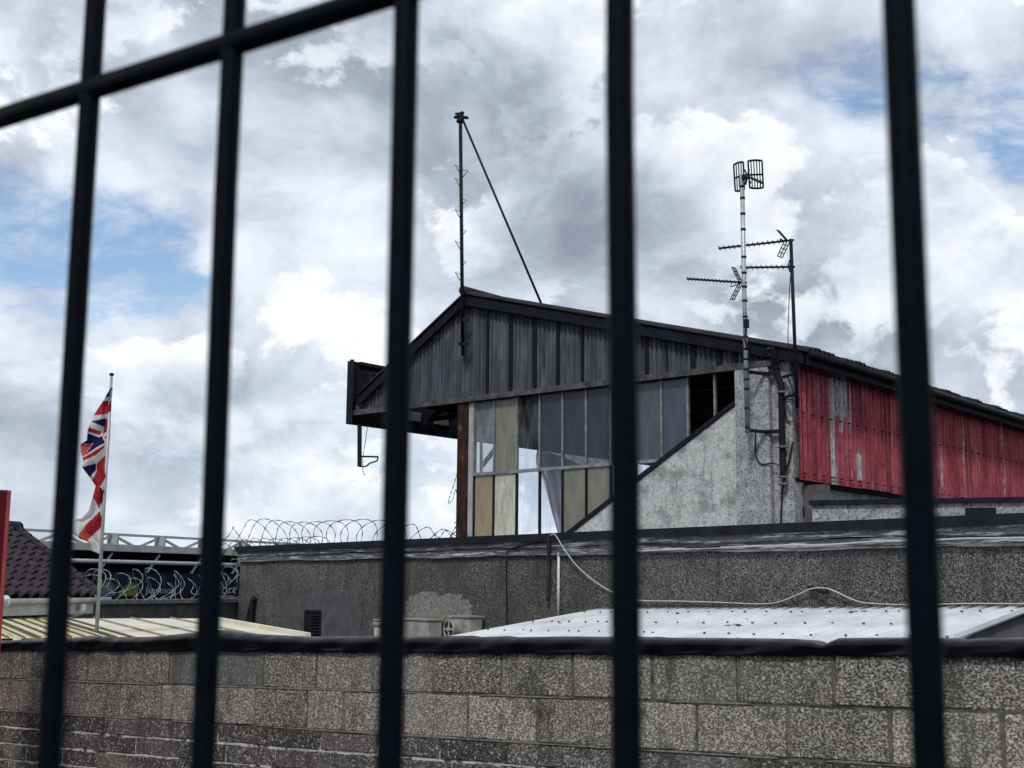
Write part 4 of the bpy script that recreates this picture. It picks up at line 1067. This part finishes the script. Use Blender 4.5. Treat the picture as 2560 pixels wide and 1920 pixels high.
jn.build('gutter_joint', WHITEP, hs_, True)
dpx = vplane(207, 1505, q0, hd_)
MB().tube(spline([dpx - ZU * .02, dpx - ZU * .07, dpx - ZU * .11 - hn * .02, dpx - ZU * .17 - hn * .16 - hd_ * .03, dpx - ZU * .24 - hn * .2 - hd_ * .03, dpx - ZU * .6 - hn * .2 - hd_ * .03], 5), .036, 10).build('downpipe', WHITEP, hs_, True)

# ------------------------------------------------------------------ cream roofed shed with the flagpole
A_, B_, C_ = atY(-40, 1546, 13.4), atY(512, 1546, 14.9), atY(742, 1588, 12.0)
ru = (A_ - B_); rv = (C_ - B_)
cs = thing('cream_shed', V((C_.x, C_.y, LOW)), 'shed with a flat cream metal roof behind the block wall', 'shed')
rnm = ru.cross(rv).normalized()
if rnm.z < 0: rnm = -rnm
def rpnt(u, v, h=0): return B_ + ru * u + rv * v + rnm * h
# smooth sheets with standing seams
spl = .66
MB().prism([rpnt(-.0, 0, -.04), rpnt(spl, 0, -.04), rpnt(spl, 1.1, -.04), rpnt(-.0, 1.1, -.04)], rnm * .04).build('roof', CREAMR, cs)
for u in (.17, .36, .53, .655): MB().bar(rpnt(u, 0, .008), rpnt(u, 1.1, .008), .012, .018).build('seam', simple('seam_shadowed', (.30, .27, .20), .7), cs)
MB().bar(rpnt(.002, 0, .0), rpnt(.002, 1.1, .0), .05, .08).build('verge', CREAMR, cs)
rb_ = MB(); nu = 300
for i in range(nu + 1):
    u = spl + .005 + .75 * i / nu; ph = (i % 25) / 25
    h = .0 if ph < .4 else .026
    for j in range(2): rb_.v.append(rpnt(u, 1.1 * j, h - .01))
rb_.f = [(2 * i, 2 * i + 2, 2 * i + 3, 2 * i + 1) for i in range(nu)]
for k in range(15): MB().bar(rpnt(spl + .02 + k * .05, 0, .022), rpnt(spl + .02 + k * .05, 1.1, .022), .02, .012).build('rib', simple('mossy_rib', (.12, .11, .055), .9, .4, 8) if k == 0 else bpy.data.materials['mossy_rib'], cs)  # dark bars put the shade lines between ribs into colour
rb_.build('ribbed_roof', simple('mossy_cream_sheet', (.66, .62, .47), .65, .2, 5, c2=(.46, .42, .27)), cs, fix=False, solid=.006)
MB().prism([V((p.x, p.y, LOW)) for p in (rpnt(.03, .05), rpnt(1.38, .05), rpnt(1.38, 1.05), rpnt(.03, 1.05))], ZU * (C_.z - .12 - LOW)).build('wall', RENDER, cs)

# flagpole and flags
d = ray(241, 1586); P0 = EYE + d * (rnm.dot(B_ - EYE) / rnm.dot(d)); YP = P0.y
fp = thing('flagpole', P0, 'slim grey flagpole standing on the cream shed roof', 'flagpole')
ptop = atY(279, 938, YP)
MB().tube([P0 - ZU * .02, P0.lerp(ptop, .5), ptop], [.017, .015, .012], 12).build('pole', POLE, fp, True)
MB().tube([ptop - ZU * .005, ptop + ZU * .012, ptop + ZU * .02], [.017, .022, .010], 10).build('finial', DARKST, fp, True)
MB().tube([P0 - ZU * .005, P0 + ZU * .012], .05, 12).build('base_plate', POLE, fp, True)
zx = lambda x, y: (160 + x * 160 / 531., 900 + y * 500 / 1659.)
def inside(p, poly):
    x, y = p; r_ = False; j = len(poly) - 1
    for i in range(len(poly)):
        (xi, yi), (xj, yj) = poly[i], poly[j]
        if (yi > y) != (yj > y) and x < (xj - xi) * (y - yi) / (yj - yi) + xi: r_ = not r_
        j = i
    return r_
NV, RD, WH, OR = (.010, .013, .075), (.33, .022, .035), (.62, .60, .62), (.45, .08, .06)
def flag(name, label, left, right, regs, base, fold, sub=None):
    def edge(tab, y):
        if y <= tab[0][1]: return tab[0][0]
        for (xa, ya), (xb, yb) in zip(tab, tab[1:]):
            if y <= yb: return xa + (xb - xa) * (y - ya) / max(1e-6, yb - ya)
        return tab[-1][0]
    y0, y1 = right[0][1], max(left[-1][1], right[-1][1]); nu, nv = 44, 150
    mb_ = MB(); dye = []
    for j in range(nv + 1):
        y = y0 + (y1 - y0) * j / nv; xl, xr = edge(left, y), edge(right, y)
        for i in range(nu + 1):
            k = i / nu; x = xr + (xl - xr) * k
            dep = fold * (math.sin(k * 9.0 + y * .011) * .6 + math.sin(k * 4 - y * .021) * .5) * min(1, k * 3)
            px, py = zx(x, y); mb_.v.append(atY(px, py, YP + dep - .01 * k))
            col = base
            for c_, poly in regs:
                if inside((x, y), poly): col = c_
            dye.append(col)
    mb_.f = [(j * (nu + 1) + i, j * (nu + 1) + i + 1, (j + 1) * (nu + 1) + i + 1, (j + 1) * (nu + 1) + i) for j in range(nv) for i in range(nu)]
    o = mb_.build(name, FLAG, None, True, fix=False)
    a = o.data.attributes.new('dye', 'FLOAT_COLOR', 'POINT'); a.data.foreach_set('color', [v for c_ in dye for v in (*c_, 1)])
    return tag(o, label, 'flag', 'flags on the flagpole')
flag('flag', 'limp red white and blue flag hanging at the top of the flagpole',
     [(385, 235), (375, 250), (340, 310), (290, 390), (245, 460), (215, 530), (195, 590), (190, 665), (137, 700), (140, 760), (160, 840), (150, 890), (215, 975), (262, 1045), (300, 1070)],
     [(404, 228), (395, 340), (388, 500), (378, 700), (365, 870), (352, 1078)],
     [(NV, [(410, 200), (330, 310), (410, 305)]), (WH, [(340, 310), (402, 303), (400, 336), (320, 342)]), (RD, [(325, 341), (400, 335), (392, 450), (300, 456), (240, 462)]),
      (WH, [(240, 462), (378, 445), (366, 482), (222, 508)]), (NV, [(222, 508), (358, 482), (332, 556), (290, 540)]), (WH, [(220, 510), (334, 556), (326, 598), (200, 556)]), (NV, [(376, 445), (394, 440), (392, 474), (370, 470)]), (WH, [(358, 474), (394, 476), (390, 505), (352, 500)]),
      (RD, [(350, 500), (392, 498), (382, 676), (322, 640), (332, 560)]), (RD, [(200, 556), (312, 594), (300, 626), (192, 590)]), (WH, [(192, 590), (302, 626), (292, 644), (186, 602)]),
      (NV, [(186, 604), (292, 642), (330, 618), (338, 686), (270, 724), (176, 790), (242, 692), (120, 702), (188, 664)]), (WH, [(318, 628), (354, 594), (352, 620), (332, 646), (378, 682), (360, 692), (326, 660)]),
      (OR, [(130, 704), (238, 694), (176, 786), (160, 802), (140, 780)]), (WH, [(158, 806), (268, 738), (342, 690), (380, 690), (342, 792), (272, 862), (140, 892), (155, 838)]), (RD, [(155, 812), (340, 703), (335, 726), (262, 790), (155, 838)]),
      (NV, [(140, 892), (266, 856), (266, 912), (212, 974)]), (RD, [(272, 860), (342, 790), (376, 715), (366, 932), (302, 1052), (262, 1048), (232, 1000), (270, 930)]), (WH, [(298, 1054), (362, 955), (358, 1012), (318, 1064)]), (NV, [(358, 1010), (356, 1080), (318, 1064)])],
     WH, .05)
star = [(318 + (26 if i % 2 == 0 else 12) * math.sin(i * math.pi / 6), 1240 - (40 if i % 2 == 0 else 18) * math.cos(i * math.pi / 6)) for i in range(12)]
flag('flag', 'limp white flag with red cross hanging below the red white and blue flag',
     [(262, 1046), (240, 1130), (205, 1250), (150, 1310), (80, 1330), (65, 1400), (75, 1440), (128, 1482), (188, 1504), (215, 1532), (230, 1582), (285, 1606)],
     [(352, 1046), (350, 1080), (345, 1200), (335, 1330), (325, 1500), (318, 1606)],
     [(RD, [(250, 1040), (354, 1060), (342, 1172), (300, 1246), (238, 1132)]), (WH, [(350, 1078), (354, 1160), (338, 1160), (330, 1100)]), (RD, [(304, 1246), (338, 1330), (296, 1402), (216, 1472), (190, 1510), (124, 1476), (176, 1372), (250, 1300)]), (OR, [(124, 1440), (170, 1392), (214, 1470), (190, 1512), (124, 1480)]), (WH, [(296, 1200), (346, 1150), (342, 1312), (304, 1290)]), (NV, [(340, 1240), (350, 1238), (346, 1280), (336, 1280)])],
     WH, .05)

# ------------------------------------------------------------------ distant stand and hoarding at the left
D0, D1 = atY(-200, 1315, 44), atY(760, 1360, 64)
dd = D1 - D0; dd.z = 0; DL = dd.length; dd.normalize(); dn = V((dd.y, -dd.x, 0))
if dn.y > 0: dn = -dn
def dp(px, py, off=0.0): return vplane(px, py, D0 + dn * off, dd)
fs = thing('distant_stand', V((D0.x, D0.y, LOW)), 'long dark covered stand in the distance with pale truss railing along its roof', 'grandstand')
ztr_, zbt = dp(300, 1376).z, dp(300, 1500).z
zroof = dp(400, 1381).z
MB().box(V((D0.x, D0.y, LOW - 2)) - dd * 3 - dn * 6, dd, -dn, ZU, DL + 9, .3, zroof - LOW + 2).build('back_wall', simple('dark_stand', (.018, .02, .03), .9, .5, .6), fs)
MB().box(V((D0.x, D0.y, zroof - .05)) - dd * 3, dd, -dn, ZU, DL + 9, 6.2, .18).build('roof', simple('stand_roof', (.02, .021, .028), .9), fs)
MB().bar(V((D0.x, D0.y, zroof + .12)) + dn * .1 - dd * 3, V((D0.x, D0.y, zroof + .12)) + dn * .1 + dd * (DL + 6), .15, .28).build('roof_edge', GREENW, fs)
zrl = dp(283, 1336).z
tr = MB(); s = -2
MB().bar(V((D0.x, D0.y, zrl)) - dd * 3, V((D0.x, D0.y, zrl)) + dd * (DL + 6), .10).build('rail', WSTEEL, fs)
step = (dp(401, 1340) - dp(283, 1336)).dot(dd); sp0 = (dp(283, 1336) - D0).dot(dd)
for k in range(-6, 12):
    s = sp0 + step * k
    if s < -3 or s > DL + 5: continue
    b0 = V((D0.x, D0.y, zroof + .2)) + dd * s; t0 = V((b0.x, b0.y, zrl))
    MB().bar(b0, t0, .42, .2).build('rail_post', WSTEEL, fs)
    for sg in (-1, 1): MB().bar(t0 - ZU * .1 + dd * (sg * .2), b0 + dd * (sg * step * .45), .09).build('diagonal', WSTEEL, fs)
    MB().bar(V((b0.x, b0.y, zroof - .1)), V((b0.x, b0.y, zroof - .95)) - dd * .8, .07).build('bracket', WSTEEL, fs)
zpi = dp(300, 1404, 1.0).z
MB().tube([V((D0.x, D0.y, zpi)) + dn * .6 - dd * 3, V((D0.x, D0.y, zpi)) + dn * .6 + dd * (DL + 6)], .08, 8).build('pipe', WSTEEL, fs, True)
for dz in (.45, .9): MB().bar(V((D0.x, D0.y, zpi - dz)) - dd * 3 - dn * .4, V((D0.x, D0.y, zpi - dz)) - dn * .4 + dd * (DL + 6), .05).build('cladding_rail', simple('dim_rail', (.10, .105, .12), .8), fs)
# hoarding
H0, H1 = atY(232, 1500, 27), atY(598, 1500, 29.5)
hd2 = H1 - H0; hd2.z = 0; HL2 = hd2.length; hd2.normalize(); hn2 = V((hd2.y, -hd2.x, 0))
if hn2.y > 0: hn2 = -hn2
zt2 = vplane(420, 1432, H0, hd2).z
hoard = thing('hoarding', (H0.x, H0.y, LOW), 'navy sponsor hoarding with green leaf shape and pale lettering behind the razor wire', 'sign')
MB().box(V((H0.x, H0.y, LOW)), hd2, -hn2, ZU, HL2, .08, zt2 - LOW).build('board', NAVY, hoard)
def hpn(px, py, off=.012): return vplane(px, py, H0 + hn2 * off, hd2)
MB().prism([hpn(*q) for q in ((294, 1490), (300, 1478), (316, 1463), (332, 1456), (342, 1462), (347, 1490))], hn2 * .008).build('leaf_emblem', SIGNG, hoard)
MB().prism([hpn(*q) for q in ((253, 1490), (254, 1462), (262, 1455), (280, 1456), (288, 1470), (286, 1485), (278, 1492))], hn2 * .008).build('blue_emblem', SIGNB, hoard)
def text(body, px, py, size_px):
    cu = bpy.data.curves.new('lettering', 'FONT'); cu.body = body; cu.extrude = .004
    P = hpn(px, py, .014); q = hpn(px, py - size_px, .014); cu.size = (q - P).length * 1.35
    to = bpy.data.objects.new('tmp', cu); COL.objects.link(to)
    bpy.context.view_layer.update()
    me = bpy.data.meshes.new_from_object(to.evaluated_get(bpy.context.evaluated_depsgraph_get()))
    bpy.data.objects.remove(to)
    mw = Matrix(((hd2.x, 0, hn2.x, P.x), (hd2.y, 0, hn2.y, P.y), (hd2.z, 1, hn2.z, P.z), (0, 0, 0, 1)))
    mb_ = MB(); mb_.add([mw @ v.co for v in me.vertices], [tuple(p_.vertices) for p_ in me.polygons])
    mb_.build('lettering', SIGNT, hoard, fix=False)
text('Jamieson', 364, 1483, 17); text('ort', 554, 1484, 24)
MB().bar(hpn(536, 1490, .01), hpn(584, 1490, .01), .02).build('underline', SIGNT, hoard)
